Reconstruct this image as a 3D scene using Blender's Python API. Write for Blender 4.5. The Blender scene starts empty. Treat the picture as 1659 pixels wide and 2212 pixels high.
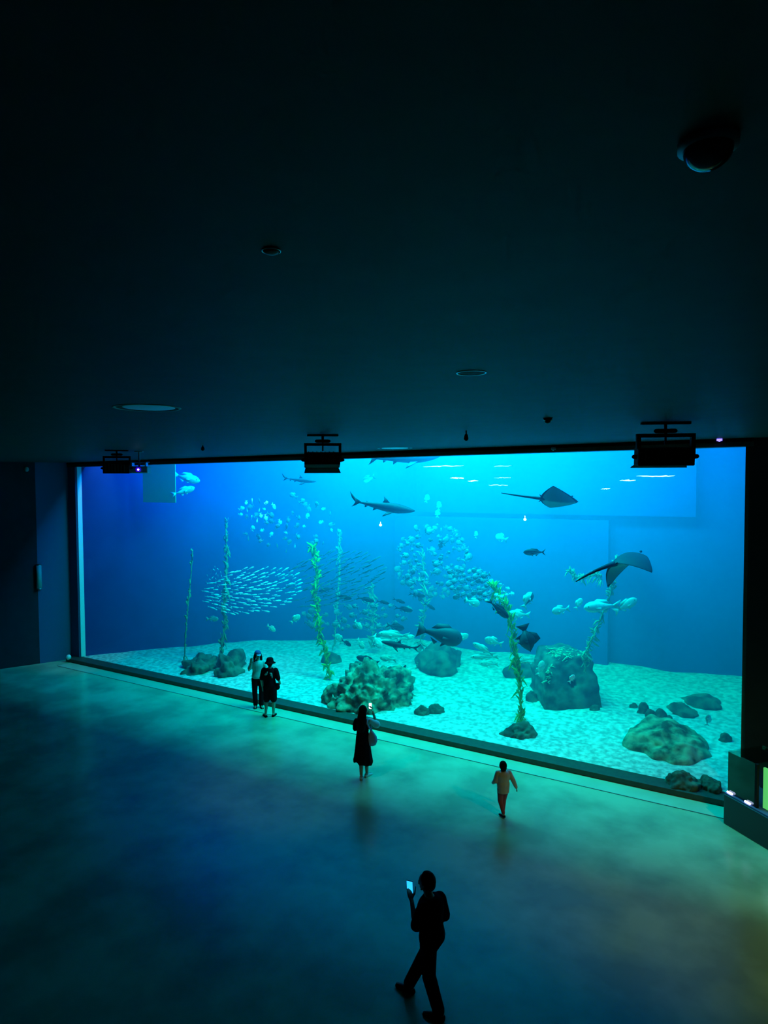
import bpy, bmesh, math, random
from mathutils import Vector, Matrix, noise
R = random.Random(7)
PI = math.pi
scene = bpy.context.scene
COL = scene.collection
V = Vector

# ------------------------------------------------------------------ camera
H, FPX = 6.5, 1450.0
YAW, PITCH, ROLL = .5523, .0400, -.0053
cy, sy, cp, sp = math.cos(YAW), math.sin(YAW), math.cos(PITCH), math.sin(PITCH)
FW = V((-sy * cp, cy * cp, -sp)); r0 = V((cy, sy, 0)); u0 = r0.cross(FW)
RT = r0 * math.cos(ROLL) + u0 * math.sin(ROLL)
UP = u0 * math.cos(ROLL) - r0 * math.sin(ROLL)
EYE = V((0, 0, H))
cd = bpy.data.cameras.new('camera'); cam = bpy.data.objects.new('camera', cd); COL.objects.link(cam)
cd.sensor_fit = 'VERTICAL'; cd.sensor_height = 24; cd.sensor_width = 18
cd.lens = FPX / 2212 * 24; cd.clip_end = 200
m = Matrix((RT, UP, -FW)).transposed().to_4x4(); m.translation = EYE
cam.matrix_world = m
scene.camera = cam
def ray(px, py): return (FW * FPX + RT * (px - 829.5) + UP * (1106 - py)).normalized()
def at_y(px, py, y): d = ray(px, py); return EYE + d * (y / d.y)
def at_z(px, py, z): d = ray(px, py); return EYE + d * ((z - H) / d.z)
def depth(p): return (p - EYE).dot(FW)
def mpp(p): return depth(p) / FPX           # metres per photo pixel at a point

# ------------------------------------------------------------------ room measures
YW, ZT, ZB, XL, XR, ZC = 15.2, 7.235, .12, -22.79, -.85, 7.40

# ------------------------------------------------------------------ materials
def mat(name, col, rough=.6, metal=0, emit=None, estr=0, noise_scale=None, col2=None, bump=0, spec=.5, detail=4, alpha=None):
    m = bpy.data.materials.new(name); m.use_nodes = True
    nt = m.node_tree; b = nt.nodes['Principled BSDF']
    b.inputs['Base Color'].default_value = (*col, 1); b.inputs['Roughness'].default_value = rough
    b.inputs['Metallic'].default_value = metal; b.inputs['Specular IOR Level'].default_value = spec
    if emit: b.inputs['Emission Color'].default_value = (*emit, 1); b.inputs['Emission Strength'].default_value = estr
    if noise_scale:
        tc = nt.nodes.new('ShaderNodeTexCoord'); n = nt.nodes.new('ShaderNodeTexNoise')
        n.inputs['Scale'].default_value = noise_scale; n.inputs['Detail'].default_value = detail
        nt.links.new(tc.outputs['Object'], n.inputs['Vector'])
        if col2:
            r = nt.nodes.new('ShaderNodeValToRGB'); r.color_ramp.elements[0].position = .38; r.color_ramp.elements[1].position = .62
            r.color_ramp.elements[0].color = (*col, 1); r.color_ramp.elements[1].color = (*col2, 1)
            nt.links.new(n.outputs['Fac'], r.inputs['Fac']); nt.links.new(r.outputs['Color'], b.inputs['Base Color'])
        if bump:
            bp = nt.nodes.new('ShaderNodeBump'); bp.inputs['Strength'].default_value = bump; bp.inputs['Distance'].default_value = .05
            nt.links.new(n.outputs['Fac'], bp.inputs['Height']); nt.links.new(bp.outputs['Normal'], b.inputs['Normal'])
    return m
M = {}
M['floor'] = mat('polished_floor', (.33, .38, .22), .25, noise_scale=.8, col2=(.54, .60, .34), spec=.6, detail=6)
M['floor_strip'] = mat('floor_border', (.52, .58, .38), .3, noise_scale=2, col2=(.58, .64, .42), spec=.6)
M['groove'] = mat('floor_groove', (.08, .1, .1), .7)
M['ceiling'] = mat('ceiling_paint', (.06, .068, .07), .5, noise_scale=3, col2=(.066, .075, .077), spec=.025)
M['wall'] = mat('dark_wall_paint', (.010, .012, .025), .85, noise_scale=3, col2=(.013, .016, .03))
M['wall2'] = mat('slate_wall_tone', (.05, .09, .22), .7)  # lighter than the dark wall further along
M['kerb'] = mat('kerb_stone', (.045, .05, .045), .6, noise_scale=8, col2=(.06, .065, .055))
M['black'] = mat('black_metal', (.007, .007, .008), .7, spec=.1)
M['dark'] = mat('dark_plastic', (.03, .03, .035), .45)
M['grey'] = mat('grey_plastic', (.35, .38, .38), .45)
M['white'] = mat('white_diffuser', (.95, .97, .97), .35)
M['chrome'] = mat('brushed_metal', (.6, .62, .62), .28, metal=1)
M['tank_wall'] = mat('tank_wall_paint', (.005, .06, .34), .95, noise_scale=.8, col2=(.006, .07, .38))
M['tank_panel'] = mat('tank_upper_panel', (.005, .06, .34), .95)
M['pale_reflection'] = mat('painted_reflection', (.6, .9, .40), .7)
M['sand'] = mat('coral_sand', (.38, .44, .47), .95, noise_scale=7, col2=(.82, .85, .86), bump=.6, detail=8)  # colour mottle also stands in for caustic sparkle on the sand
M['rock'] = mat('reef_rock', (.03, .045, .045), .95, noise_scale=2.6, col2=(.14, .19, .15), bump=1.0, detail=8)
M['coral'] = mat('coral_rock', (.03, .06, .055), .95, noise_scale=3.2, col2=(.34, .44, .30), bump=1.0, detail=8)
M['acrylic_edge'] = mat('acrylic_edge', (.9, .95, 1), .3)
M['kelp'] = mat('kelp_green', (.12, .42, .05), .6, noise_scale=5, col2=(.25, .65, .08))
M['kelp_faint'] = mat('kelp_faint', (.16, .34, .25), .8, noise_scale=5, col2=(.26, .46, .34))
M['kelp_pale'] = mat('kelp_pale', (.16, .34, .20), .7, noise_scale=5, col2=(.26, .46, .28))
M['moss'] = mat('pale_algae', (.25, .5, .3), .8, noise_scale=8, col2=(.4, .65, .4))
M['silver'] = mat('silver_scales', (1, 1, 1), .35)
M['silver2'] = mat('dull_silver_scales', (.15, .20, .24), .5)
M['fdark'] = mat('dark_fish_skin', (.006, .012, .025), .7)
M['fmid'] = mat('grey_fish_skin', (.045, .07, .10), .6)
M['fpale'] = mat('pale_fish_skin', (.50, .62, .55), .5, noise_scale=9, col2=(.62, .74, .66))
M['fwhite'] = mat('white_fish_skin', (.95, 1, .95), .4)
M['belly'] = mat('pale_belly', (.22, .30, .32), .6)
M['skin'] = mat('skin', (.45, .30, .22), .55)
M['hair'] = mat('black_hair', (.006, .005, .006), .7, spec=.12)
M['cloth_black'] = mat('black_cloth', (.006, .006, .009), .95, spec=.05)
M['cloth_navy'] = mat('navy_cloth', (.010, .012, .028), .95, spec=.05)
M['shirt_light'] = mat('pale_grey_shirt', (.45, .52, .50), .85, noise_scale=6, col2=(.55, .62, .60))
M['pink'] = mat('dusty_pink_cotton', (.75, .42, .48), .85, noise_scale=7, col2=(.85, .55, .6))
M['rose'] = mat('rose_leggings', (.55, .10, .15), .9, spec=.1)
M['cap'] = mat('blue_cap', (.04, .06, .20), .8)
M['bag'] = mat('lavender_canvas', (.42, .40, .68), .85)
M['sleeve'] = mat('pale_sheer_sleeve', (.55, .7, .72), .8)
M['print'] = mat('shirt_print', (.55, .52, .50), .8)
M['shoe_white'] = mat('white_shoe', (.7, .75, .72), .6)
M['cap_band'] = mat('pink_cap_band', (.75, .4, .6), .8)
def emis(name, col, s): return mat(name, (.02, .02, .02), .4, emit=col, estr=s)
M['screen'] = emis('phone_screen_glow', (.75, 1, 1), 3.5)
M['screen_blue'] = emis('phone_screen_blue', (.02, .45, 1), 1.6)
M['led_white'] = emis('led_white', (.55, .65, 1), 6)
M['led_blue'] = emis('lens_blue', (.02, .0, .5), 1.2)
M['led_spot'] = emis('lens_core', (.9, .8, 1), 8)
M['led_violet'] = emis('indicator_violet', (.2, .15, 1), 3)
M['lamp_glint'] = emis('painted_glint_glow', (.45, 1, 1), 3.2)  # self-glowing stand-in for reflected lamp light
M['sign_green'] = emis('lit_green_panel', (.10, .62, .14), .9)
M['star'] = emis('bubble_lamp', (.5, 1, .8), 2.5)
# clear acrylic: mostly see-through with a weak mirror reflection
def clear(name, refl, tint=(1, 1, 1)):
    m = bpy.data.materials.new(name); m.use_nodes = True; nt = m.node_tree; nt.nodes.clear()
    o = nt.nodes.new('ShaderNodeOutputMaterial'); mx = nt.nodes.new('ShaderNodeMixShader')
    t = nt.nodes.new('ShaderNodeBsdfTransparent'); g = nt.nodes.new('ShaderNodeBsdfGlossy')
    t.inputs['Color'].default_value = (*tint, 1); g.inputs['Roughness'].default_value = .03
    mx.inputs['Fac'].default_value = refl
    nt.links.new(t.outputs[0], mx.inputs[1]); nt.links.new(g.outputs[0], mx.inputs[2]); nt.links.new(mx.outputs[0], o.inputs['Surface'])
    return m
M['acrylic'] = clear('clear_acrylic', .015)
M['smoked_glass'] = clear('smoked_glass', .10, (.10, .16, .15))
M['case_glass'] = clear('case_glass', .10, (.75, .85, .8))
def water_mat():
    m = bpy.data.materials.new('sea_water'); m.use_nodes = True; nt = m.node_tree; nt.nodes.clear()
    o = nt.nodes.new('ShaderNodeOutputMaterial'); a = nt.nodes.new('ShaderNodeAddShader')
    s = nt.nodes.new('ShaderNodeVolumeScatter'); b = nt.nodes.new('ShaderNodeVolumeAbsorption')
    s.inputs['Color'].default_value = (.01, .44, 1, 1); s.inputs['Density'].default_value = .12; s.inputs['Anisotropy'].default_value = .0
    b.inputs['Color'].default_value = (0, .93, .97, 1); b.inputs['Density'].default_value = .06
    nt.links.new(s.outputs[0], a.inputs[0]); nt.links.new(b.outputs[0], a.inputs[1]); nt.links.new(a.outputs[0], o.inputs['Volume'])
    return m
M['water'] = water_mat()

# ------------------------------------------------------------------ object helpers
def obj(name, bm, mats, parent=None, smooth=True):
    me = bpy.data.meshes.new(name)
    if bm is not None:
        bmesh.ops.recalc_face_normals(bm, faces=bm.faces)
        bm.to_mesh(me); bm.free()
    for q in (mats if isinstance(mats, (list, tuple)) else [mats]): me.materials.append(M[q] if isinstance(q, str) else q)
    if smooth:
        for p in me.polygons: p.use_smooth = True
    o = bpy.data.objects.new(name, me); COL.objects.link(o)
    if parent: o.parent = parent
    return o
def tag(o, label=None, cat=None, group=None, kind=None):
    if label: o['label'] = label
    if cat: o['category'] = cat
    if group: o['group'] = group
    if kind: o['kind'] = kind
    return o
def thing(name, loc, rotz, label, cat, group=None):
    o = bpy.data.objects.new(name, None); COL.objects.link(o); o.location = loc; o.rotation_euler = (0, 0, rotz)
    o.empty_display_size = .1
    return tag(o, label, cat, group)
def box(bm, lo, hi, mi=0, mtx=None):
    r = bmesh.ops.create_cube(bm, size=1)
    for v in r['verts']:
        v.co = V(((v.co.x + .5) * (hi[0] - lo[0]) + lo[0], (v.co.y + .5) * (hi[1] - lo[1]) + lo[1], (v.co.z + .5) * (hi[2] - lo[2]) + lo[2]))
        if mtx: v.co = mtx @ v.co
    for f in {f for v in r['verts'] for f in v.link_faces}: f.material_index = mi
    return r['verts']
def bevel(bm, w=.01, seg=2):
    bmesh.ops.bevel(bm, geom=list(bm.edges), offset=w, segments=seg, affect='EDGES', profile=.5)
def frame_at(t, upv=V((0, 0, 1))):
    t = t.normalized(); s = t.cross(upv)
    if s.length < 1e-3: s = t.cross(V((0, 1, 0)))
    s.normalize(); return s, s.cross(t).normalized()
def skin(bm, rings, mi=0, cap=True):
    vs = [[bm.verts.new(p) for p in r] for r in rings]; n = len(vs[0])
    for a, b in zip(vs, vs[1:]):
        for i in range(n):
            bm.faces.new((a[i], a[(i + 1) % n], b[(i + 1) % n], b[i])).material_index = mi
    if cap:
        bm.faces.new(vs[0][::-1]).material_index = mi; bm.faces.new(vs[-1]).material_index = mi
    return vs
def tube(bm, pts, rad, n=10, mi=0, flat=1.0, upv=V((0, 0, 1)), round_ends=True):
    """a tapering rounded tube along a path; flat scales the width along the frame's second axis"""
    pts = [V(p) for p in pts]
    if not isinstance(rad, (list, tuple)): rad = [rad] * len(pts)
    rings = []
    L = len(pts); s = None
    for i, p in enumerate(pts):
        t = (pts[min(i + 1, L - 1)] - pts[max(i - 1, 0)]).normalized(); r = rad[i]
        if s is None: s, u = frame_at(t, upv)
        else:                      # carry the frame along so that the rings never twist
            s = s - t * s.dot(t)
            s, u = (s.normalized(), None) if s.length > 1e-4 else frame_at(t, upv)
        u = s.cross(t).normalized()
        def ring(c, q): return [c + s * (math.cos(2 * PI * k / n) * q) + u * (math.sin(2 * PI * k / n) * q * flat) for k in range(n)]
        if i == 0 and round_ends: rings += [ring(p - t * r * .95, r * .3), ring(p - t * r * .6, r * .78)]
        rings.append(ring(p, r))
        if i == L - 1 and round_ends: rings += [ring(p + t * r * .6, r * .78), ring(p + t * r * .95, r * .3)]
    skin(bm, rings, mi)
def ell(bm, c, r, mi=0, seg=16, fn=None, mtx=None):
    q = bmesh.ops.create_uvsphere(bm, u_segments=seg, v_segments=max(6, seg * 2 // 3), radius=1)
    for v in q['verts']:
        p = V(v.co)
        if fn: p = fn(p)
        p = V((p.x * r[0], p.y * r[1], p.z * r[2]))
        if mtx: p = mtx @ p
        v.co = p + V(c)
    for f in {f for v in q['verts'] for f in v.link_faces}: f.material_index = mi
def prism(bm, poly, lo, hi, mi=0):
    a = [bm.verts.new((x, y, lo)) for x, y in poly]; b = [bm.verts.new((x, y, hi)) for x, y in poly]; n = len(poly)
    for i in range(n): bm.faces.new((a[i], a[(i + 1) % n], b[(i + 1) % n], b[i])).material_index = mi
    bm.faces.new(a[::-1]).material_index = mi; bm.faces.new(b).material_index = mi
def wallseg(a, b, z0, z1, th=.2):
    """a wall slab from a to b, thickness added to the side away from the room (to the left of a->b)"""
    a, b = V((*a, 0)), V((*b, 0)); n = V((-(b - a).y, (b - a).x, 0)).normalized() * th
    bm = bmesh.new(); prism(bm, [(a.x, a.y), (b.x, b.y), ((b + n).x, (b + n).y), ((a + n).x, (a + n).y)], z0, z1); return bm
def struct(name, bm, m, smooth=False, parent=None):
    o = obj(name, bm, m, parent, smooth)
    if not parent: o['kind'] = 'structure'
    return o
def voxel(bm, size, smooth_it=3):
    """fuse overlapping closed shapes of a bmesh into one continuous surface"""
    bmesh.ops.recalc_face_normals(bm, faces=bm.faces)
    me = bpy.data.meshes.new('tmp'); bm.to_mesh(me); bm.free()
    o = bpy.data.objects.new('tmp', me); COL.objects.link(o)
    r = o.modifiers.new('r', 'REMESH'); r.mode = 'VOXEL'; r.voxel_size = size
    if smooth_it: s = o.modifiers.new('s', 'SMOOTH'); s.iterations = smooth_it; s.factor = .5
    dg = bpy.context.evaluated_depsgraph_get(); dg.update()
    ev = o.evaluated_get(dg); me2 = bpy.data.meshes.new_from_object(ev)
    bm2 = bmesh.new(); bm2.from_mesh(me2)
    bpy.data.objects.remove(o); bpy.data.meshes.remove(me); bpy.data.meshes.remove(me2)
    return bm2

# ------------------------------------------------------------------ the hall
dL = V((-.39, -.92, 0)).normalized(); dR = V((.76, -.65, 0)).normalized()
cL = V((XL - .45, YW, 0)); cR = V((XR, YW, 0))
pL1 = cL + dL * .0; pL2 = cL + dL * 1.1; pL3 = cL + dL * 24
cR0 = V((XR, YW, 0)); cR = cR0 + V((4.2, 0, 0)); pR2 = cR + dR * 12
room = [(pL3.x, pL3.y), (pR2.x, pL3.y), (pR2.x, pR2.y), (cR.x, cR.y), (cL.x, cL.y)]
bm = bmesh.new(); prism(bm, room, -.2, 0); struct('floor', bm, 'floor')
bm = bmesh.new(); prism(bm, room, ZC, ZC + .2); struct('ceiling', bm, 'ceiling')
struct('wall_window_side', wallseg((XR + .02, YW), (cR.x, cR.y), 0, ZC), 'wall')
struct('wall_left', wallseg((pL3.x, pL3.y), (pL2.x, pL2.y), 0, ZC), 'wall')
struct('trim_2', wallseg((pL2.x, pL2.y), (cL.x, cL.y), 0, ZC), 'wall2')
struct('wall_right', wallseg((cR.x, cR.y), (pR2.x, pR2.y), 0, ZC), 'wall')
struct('wall_side', wallseg((pR2.x, pR2.y), (pR2.x, pL3.y), 0, ZC), 'wall')
struct('wall_back', wallseg((pR2.x, pL3.y), (pL3.x, pL3.y), 0, ZC), 'wall')
# lintel, solid black strip drawn for the gap's shade, kerb below it
bm = bmesh.new(); box(bm, (XL - .45, YW - .03, ZT), (XR + .1, YW + .35, ZT + .09)); struct('trim_3', bm, 'kerb')
bm = bmesh.new(); box(bm, (XL - .45, YW - .05, ZT + .09), (XR + .1, YW + .35, ZC)); struct('trim_4', bm, 'black')
bm = bmesh.new(); box(bm, (XL - .3, YW - .36, 0), (XR + .1, YW + .1, .13)); bevel(bm, .012)
struct('trim_1', bm, 'kerb')
bm = bmesh.new(); box(bm, (XL - .45, YW - .01, 0), (XL, YW + .25, ZT)); struct('wall_window_pier', bm, 'wall2')
bm = bmesh.new(); box(bm, (XL, YW - .88, 0), (XR + .7, YW - .36, .006)); struct('trim_5', bm, 'floor_strip')
bm = bmesh.new(); box(bm, (XL, YW - .90, 0), (XR + .8, YW - .88, .008)); struct('trim_6', bm, 'groove')
bm = bmesh.new(); box(bm, (XL, YW, ZB), (XR, YW + .05, ZT)); struct('window_1', bm, 'acrylic')
# bevelled left edge of the acrylic, its guided-light glow put into a white colour
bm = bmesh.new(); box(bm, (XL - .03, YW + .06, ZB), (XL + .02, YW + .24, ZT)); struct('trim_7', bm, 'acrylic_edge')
bm = bmesh.new(); box(bm, (XR - .05, YW + .06, ZB), (XR + .02, YW + .2, ZT)); struct('trim_8', bm, 'kerb')

# ------------------------------------------------------------------ the tank
YB = 23.0
TZ = 10.7
struct('wall_tank_left', wallseg((XL - .05, YW + .2), (XL + 3.2, YW + 3.6), 0, TZ), 'tank_wall')
struct('wall_tank_corner', wallseg((XL + 3.2, YW + 3.6), (-13.5, YB), 0, TZ), 'tank_wall')
struct('wall_tank_back', wallseg((-13.5, YB), (2.6, YB), 0, TZ), 'tank_wall')
struct('wall_tank_right', wallseg((2.6, YB), (XR + .02, YW + .2), 0, TZ), 'tank_wall')
bm = bmesh.new(); box(bm, (XL - .5, YW + .35, TZ), (3, YB + .3, TZ + .1)); struct('ceiling_tank', bm, 'wall')
bm = bmesh.new(); box(bm, (XL - .5, YW + .12, ZT + .09), (XR + .6, YW + .34, TZ)); struct('wall_tank_front', bm, 'black')
a = at_y(900, 1108, YB - .5); b = at_y(1503, 1112, YB - .5)
bm = bmesh.new(); box(bm, (a.x, YB - .5, 5.47), (b.x, YB, TZ)); struct('trim_9', bm, 'tank_panel')
b = at_y(1314, 1200, YB - .3)
bm = bmesh.new(); box(bm, (-13.5, YB - .3, 0), (b.x, YB, 5.3)); struct('trim_10', bm, 'tank_wall')
# sand bed
def sand_z(x, y):
    return .10 + .05 * (y - YW) + .16 * max(0, y - YW - .3) / 6 * noise.noise(V((x * .35, y * .35, 0))) + .03 * noise.noise(V((x * 1.3, y * 1.3, 3)))
bm = bmesh.new(); nx, ny = 150, 50
g = [[bm.verts.new((XL - .3 + (XR + 4.2 - XL) * i / nx, YW + .1 + (YB - YW) * j / ny, sand_z(XL - .3 + (XR + 4.2 - XL) * i / nx, YW + .1 + (YB - YW) * j / ny))) for j in range(ny + 1)] for i in range(nx + 1)]
for i in range(nx):
    for j in range(ny): bm.faces.new((g[i][j], g[i + 1][j], g[i + 1][j + 1], g[i][j + 1]))
tag(obj('sand', bm, 'sand'), 'pale coral sand bed covering the bottom of the tank', 'sand', kind='stuff')
# water body
bm = bmesh.new(); box(bm, (XL - .02, YW + .055, .02), (2.8, YB + .1, 7.75))
tag(obj('water', bm, 'water', smooth=False), 'clear blue sea water filling the aquarium tank', 'water', kind='structure')
# pale panel standing in for a reflection in the glass, at the upper left
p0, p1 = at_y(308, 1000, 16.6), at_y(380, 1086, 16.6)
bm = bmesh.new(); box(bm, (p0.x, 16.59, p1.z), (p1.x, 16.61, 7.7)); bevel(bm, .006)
tag(obj('reflection_panel', bm, 'pale_reflection', smooth=False), 'pale green square panel standing in for a glass reflection near the upper left corner', 'panel')
# ------------------------------------------------------------------ light
def spot(name, loc, target, power, col, angle=120, blend=.8, size=.25):
    l = bpy.data.lights.new(name, 'SPOT'); l.energy = power; l.color = col; l.spot_size = math.radians(angle); l.spot_blend = blend
    l.shadow_soft_size = size
    o = bpy.data.objects.new(name, l); COL.objects.link(o); o.location = loc
    o.rotation_euler = (V(target) - V(loc)).to_track_quat('-Z', 'Y').to_euler()
    return o
def bank(name, x, y, z, sx, sy, power, col, tilt=0):
    l = bpy.data.lights.new(name, 'AREA'); l.shape = 'RECTANGLE'; l.size = sx; l.size_y = sy; l.energy = power; l.color = col
    o = bpy.data.objects.new(name, l); COL.objects.link(o); o.location = (x, y, z); o.rotation_euler = (math.radians(tilt), 0, 0)
    return o
# lamp banks hung over the tank, shining down through the water and out of the window
BANKS = [(-20.8, 17.2, 2.2, 1.0, 380, (.0, .03, 1.0)), (-17.8, 16.6, 2.6, 1.7, 460, (.0, .11, 1.0)), (-14.8, 16.5, 2.6, 1.7, 800, (.0, .36, 1.0)), (-11.4, 16.5, 2.8, 1.9, 1700, (.0, .70, .92)),
         (-8.2, 16.5, 2.8, 1.9, 2000, (.0, .72, .90)), (-5.0, 16.5, 2.8, 1.9, 1650, (.0, .60, .90)), (-2.2, 16.4, 2.2, 1.8, 420, (.0, .16, 1.0))]
for x, y, sx, sy_, p, c in BANKS: bank('lamp_bank', x, y, 10.2, sx, sy_, p * .80, c)
# narrow lamps further back that draw the bright haze; one added to whiten sardines
for px, y, p, c, an in ((1205, 19.0, 300, (.0, .60, 1), 60), (556, 16.9, 420, (.16, .8, 1), 34), (1180, 17.6, 300, (.0, .8, 1), 16), (1225, 18.2, 380, (.0, .8, 1), 13), (1260, 19.0, 300, (.0, .7, 1), 11), (705, 17.4, 220, (.0, .8, 1), 26), (735, 18.6, 330, (.0, .70, 1), 64),
        (500, 17.2, 260, (.0, .8, 1), 64), (330, 16.7, 60, (0, .3, 1), 70)):
    sp = at_y(px, 1000, y); spot('tank_beam', (sp.x, y, 9.2), (sp.x - .2, y - .1, 0), p, c, an, 1, .25)
spot('added_edge_spot', (XL + .9, YW + .8, 8.9), (XL, YW + .15, 3.0), 160, (.5, .8, 1), 34, .6, .1)  # unseen spot added to brighten the acrylic edge
# projectors of the hall: soft colour washes on the floor
g1 = at_z(1500, 1850, 0); spot('hall_wash', (3.0, 8.5, 7.1), g1, 360, (.75, 1, .05), 58, 1, .3)
g2 = at_z(720, 1640, 0); spot('hall_wash', (-9.5, 6.5, 7.2), g2, 110, (.6, 1, .25), 50, 1, .3)
w = bpy.data.worlds.new('world'); w.use_nodes = True; w.node_tree.nodes['Background'].inputs['Color'].default_value = (0, 0, 0, 1); scene.world = w
scene.view_settings.view_transform = 'Standard'; scene.view_settings.look = 'None'; scene.view_settings.gamma = 1
scene.view_settings.use_curve_mapping = False
scene.view_settings.exposure = 0
scene.cycles.use_denoising = True
scene.cycles.volume_bounces = 0
scene.cycles.max_bounces = 4; scene.cycles.diffuse_bounces = 2; scene.cycles.glossy_bounces = 2; scene.cycles.adaptive_threshold = .05; scene.cycles.transparent_max_bounces = 12
scene.cycles.sample_clamp_indirect = 4
scene.cycles.use_light_tree = True
# ------------------------------------------------------------------ reef
def rock_mesh(c, r, seed, lump=.25, fine=.08, sub=5, flatb=-.25, shape=None, cell=2.1):
    bm = bmesh.new(); bmesh.ops.create_icosphere(bm, subdivisions=sub, radius=1)
    rr = max(r)
    for v in bm.verts:
        p = V(v.co)
        if shape: p = shape(p)
        q = V((p.x * r[0], p.y * r[1], p.z * r[2]))
        s = V((seed * 7.3, seed * 3.1, seed))
        d = lump * noise.noise(q * (1.7 / rr) + s) + lump * .55 * noise.noise(q * (4.2 / rr) + s)
        w = noise.voronoi(q * cell + s)[0]; d += fine * (.6 - 1.6 * w[0]) * 2
        w = noise.voronoi(q * cell * 2.3 + s)[0]; d += fine * (.6 - 1.6 * w[0]) * .8
        d += fine * .5 * noise.noise(q * 6 + s)
        q += v.co.normalized() * d * rr * .8
        q.z = max(q.z, flatb * r[2])
        v.co = q
    return bm
def rock_px(x0, x1, ytop, ybase, mtl, label, seed, ry=None, flatb=-.15, shape=None, lump=.2, fine=.07, sub=5, name='reef_rock', zoff=0, cell=2.1):
    """a rock standing on the sand whose foot is seen at ybase and whose crest is seen at ytop"""
    xm = (x0 + x1) / 2; p = at_z(xm, ybase, .25)
    for _ in range(4): p = at_z(xm, ybase, sand_z(p.x, p.y) + zoff)
    k = mpp(p); w = (x1 - x0) * k / 2; h = (ybase - ytop) * k
    ry = ry or w * .7; c = p + V((FW.x, FW.y, 0)).normalized() * ry * .95
    k2 = mpp(c); w *= k2 / k; 
    zt = at_y(xm, ytop, c.y).z; hz = max(.1, zt - p.z)
    bm = rock_mesh(c, (w, ry, hz), seed, lump, fine, sub, flatb, shape, cell)
    o = obj(name, bm, mtl); o.location = (c.x, c.y, p.z); o.rotation_euler = (0, 0, YAW)
    return tag(o, label, 'rock'), c, zt
rock_px(712, 892, 1436, 1543, 'coral', 'big lumpy coral-covered rock mound in front of the woman with the raised phone', 3, ry=1.35, lump=.26, fine=.10, sub=6, cell=3.4, name='coral_rock')
rock_px(690, 752, 1478, 1524, 'coral', 'low pale coral lump at the near foot of the big coral mound', 5, lump=.25, fine=.12)
rock_px(893, 930, 1524, 1546, 'rock', 'small dark rock touching the foot of the big coral mound', 6)
rock_px(924, 962, 1522, 1543, 'rock', 'small dark rubble rock at the end of the trail beside the coral mound', 8)
rock_px(384, 470, 1412, 1457, 'rock', 'hazy low reef rock nearest the blue end of the tank', 9, ry=1.0, lump=.4, fine=.1, cell=3)
rock_px(452, 516, 1408, 1466, 'rock', 'hazy reef rock below the faint kelp, behind the two standing visitors', 10, ry=.9, lump=.4, fine=.1, cell=3)
# the block with a hole right through it
xm = 1236; p = at_z(xm, 1528, .3)
for _ in range(4): p = at_z(xm, 1528, sand_z(p.x, p.y))
k = mpp(p)
bm = bmesh.new()
zt = at_y(xm, 1400, p.y + .7).z
wtop, wbot, hh, dd = 48 * k, 64 * k, zt - p.z, 1.0
n = 26
def blk(u, v, s):   # u -1..1 across, v 0..1 up, s -1 front / 1 back
    w = wbot + (wtop - wbot) * v ** .8
    if v > .8: w *= 1 - (v - .8) ** 2 * 2.0
    q = V((u * w, s * dd * (1 - .25 * v), v * hh + (-.04 * abs(u) ** 3 * v) * hh))
    e = noise.noise(q * 1.6 + V((4, 2, 1))) * .14 + noise.noise(q * 5) * .05
    return q + V((u * e, s * e, e * .7 * v))
front = {}; 
for s in (-1, 1):
    for i in range(n + 1):
        for j in range(n + 1): front[s, i, j] = bm.verts.new(blk(-1 + 2 * i / n, j / n, s))
hole = {(i, j) for i in range(n) for j in range(n) if ((i + .5 - 13) / 2.1) ** 2 + ((j + .5 - 13.4) / 2.4) ** 2 < 1 and not (j >= 14 and 12 <= i <= 13)}
for i in range(n):
    for j in range(n):
        if (i, j) in hole: continue
        for s in (-1, 1): bm.faces.new([front[s, i, j], front[s, i + 1, j], front[s, i + 1, j + 1], front[s, i, j + 1]])
def bridge(e0, e1): bm.faces.new([front[-1, *e0], front[-1, *e1], front[1, *e1], front[1, *e0]])
for i in range(n):
    bridge((i, n), (i + 1, n)); bridge((i, 0), (i + 1, 0)); bridge((0, i), (0, i + 1)); bridge((n, i), (n, i + 1))
for (i, j) in hole:
    for di, dj, e in ((-1, 0, ((i, j), (i, j + 1))), (1, 0, ((i + 1, j), (i + 1, j + 1))), (0, -1, ((i, j), (i + 1, j))), (0, 1, ((i, j + 1), (i + 1, j + 1)))):
        if (i + di, j + dj) not in hole: bridge(*e)
arch = obj('arch_rock', bm, 'rock'); c = p + V((FW.x, FW.y, 0)).normalized() * .9; arch.location = (c.x, c.y, p.z - .1); arch.rotation_euler = (0, 0, YAW)
tag(arch, 'tall block-shaped rock with a small hole and pale algae along its crest', 'rock')
bm = bmesh.new()
for q in range(112):
    u = R.uniform(-.75, .95) if q < 100 else R.uniform(-1, -.85); v = 1.0 - .03 * R.random() if q < 100 else R.uniform(.55, .9)
    P = blk(u, v, -1 + 1.2 * R.random() * (q < 100)); pts = [P]
    for _ in range(3): pts.append(pts[-1] + V((R.uniform(-.10, .10), R.uniform(-.04, .02), R.uniform(-.06, .05))))
    tube(bm, pts, [.022, .02, .016, .008], 5)
ag = obj('algae_growth', bm, 'moss', arch); ag['kind'] = 'stuff'; ag['label'] = 'pale green algae draped along the crest'
rock_px(1136, 1166, 1490, 1516, 'rock', 'small rounded rock beside the foot of the holed block', 12, sub=4)
rock_px(1095, 1168, 1568, 1597, 'rock', 'dark jagged rock heap holding the foot of the front kelp strand', 13, lump=.4, fine=.12)
rock_px(1396, 1566, 1574, 1651, 'coral', 'large dark smooth-sided boulder lying before the display case end of the window', 24, ry=1.1, lump=.16, fine=.05, sub=6)
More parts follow.
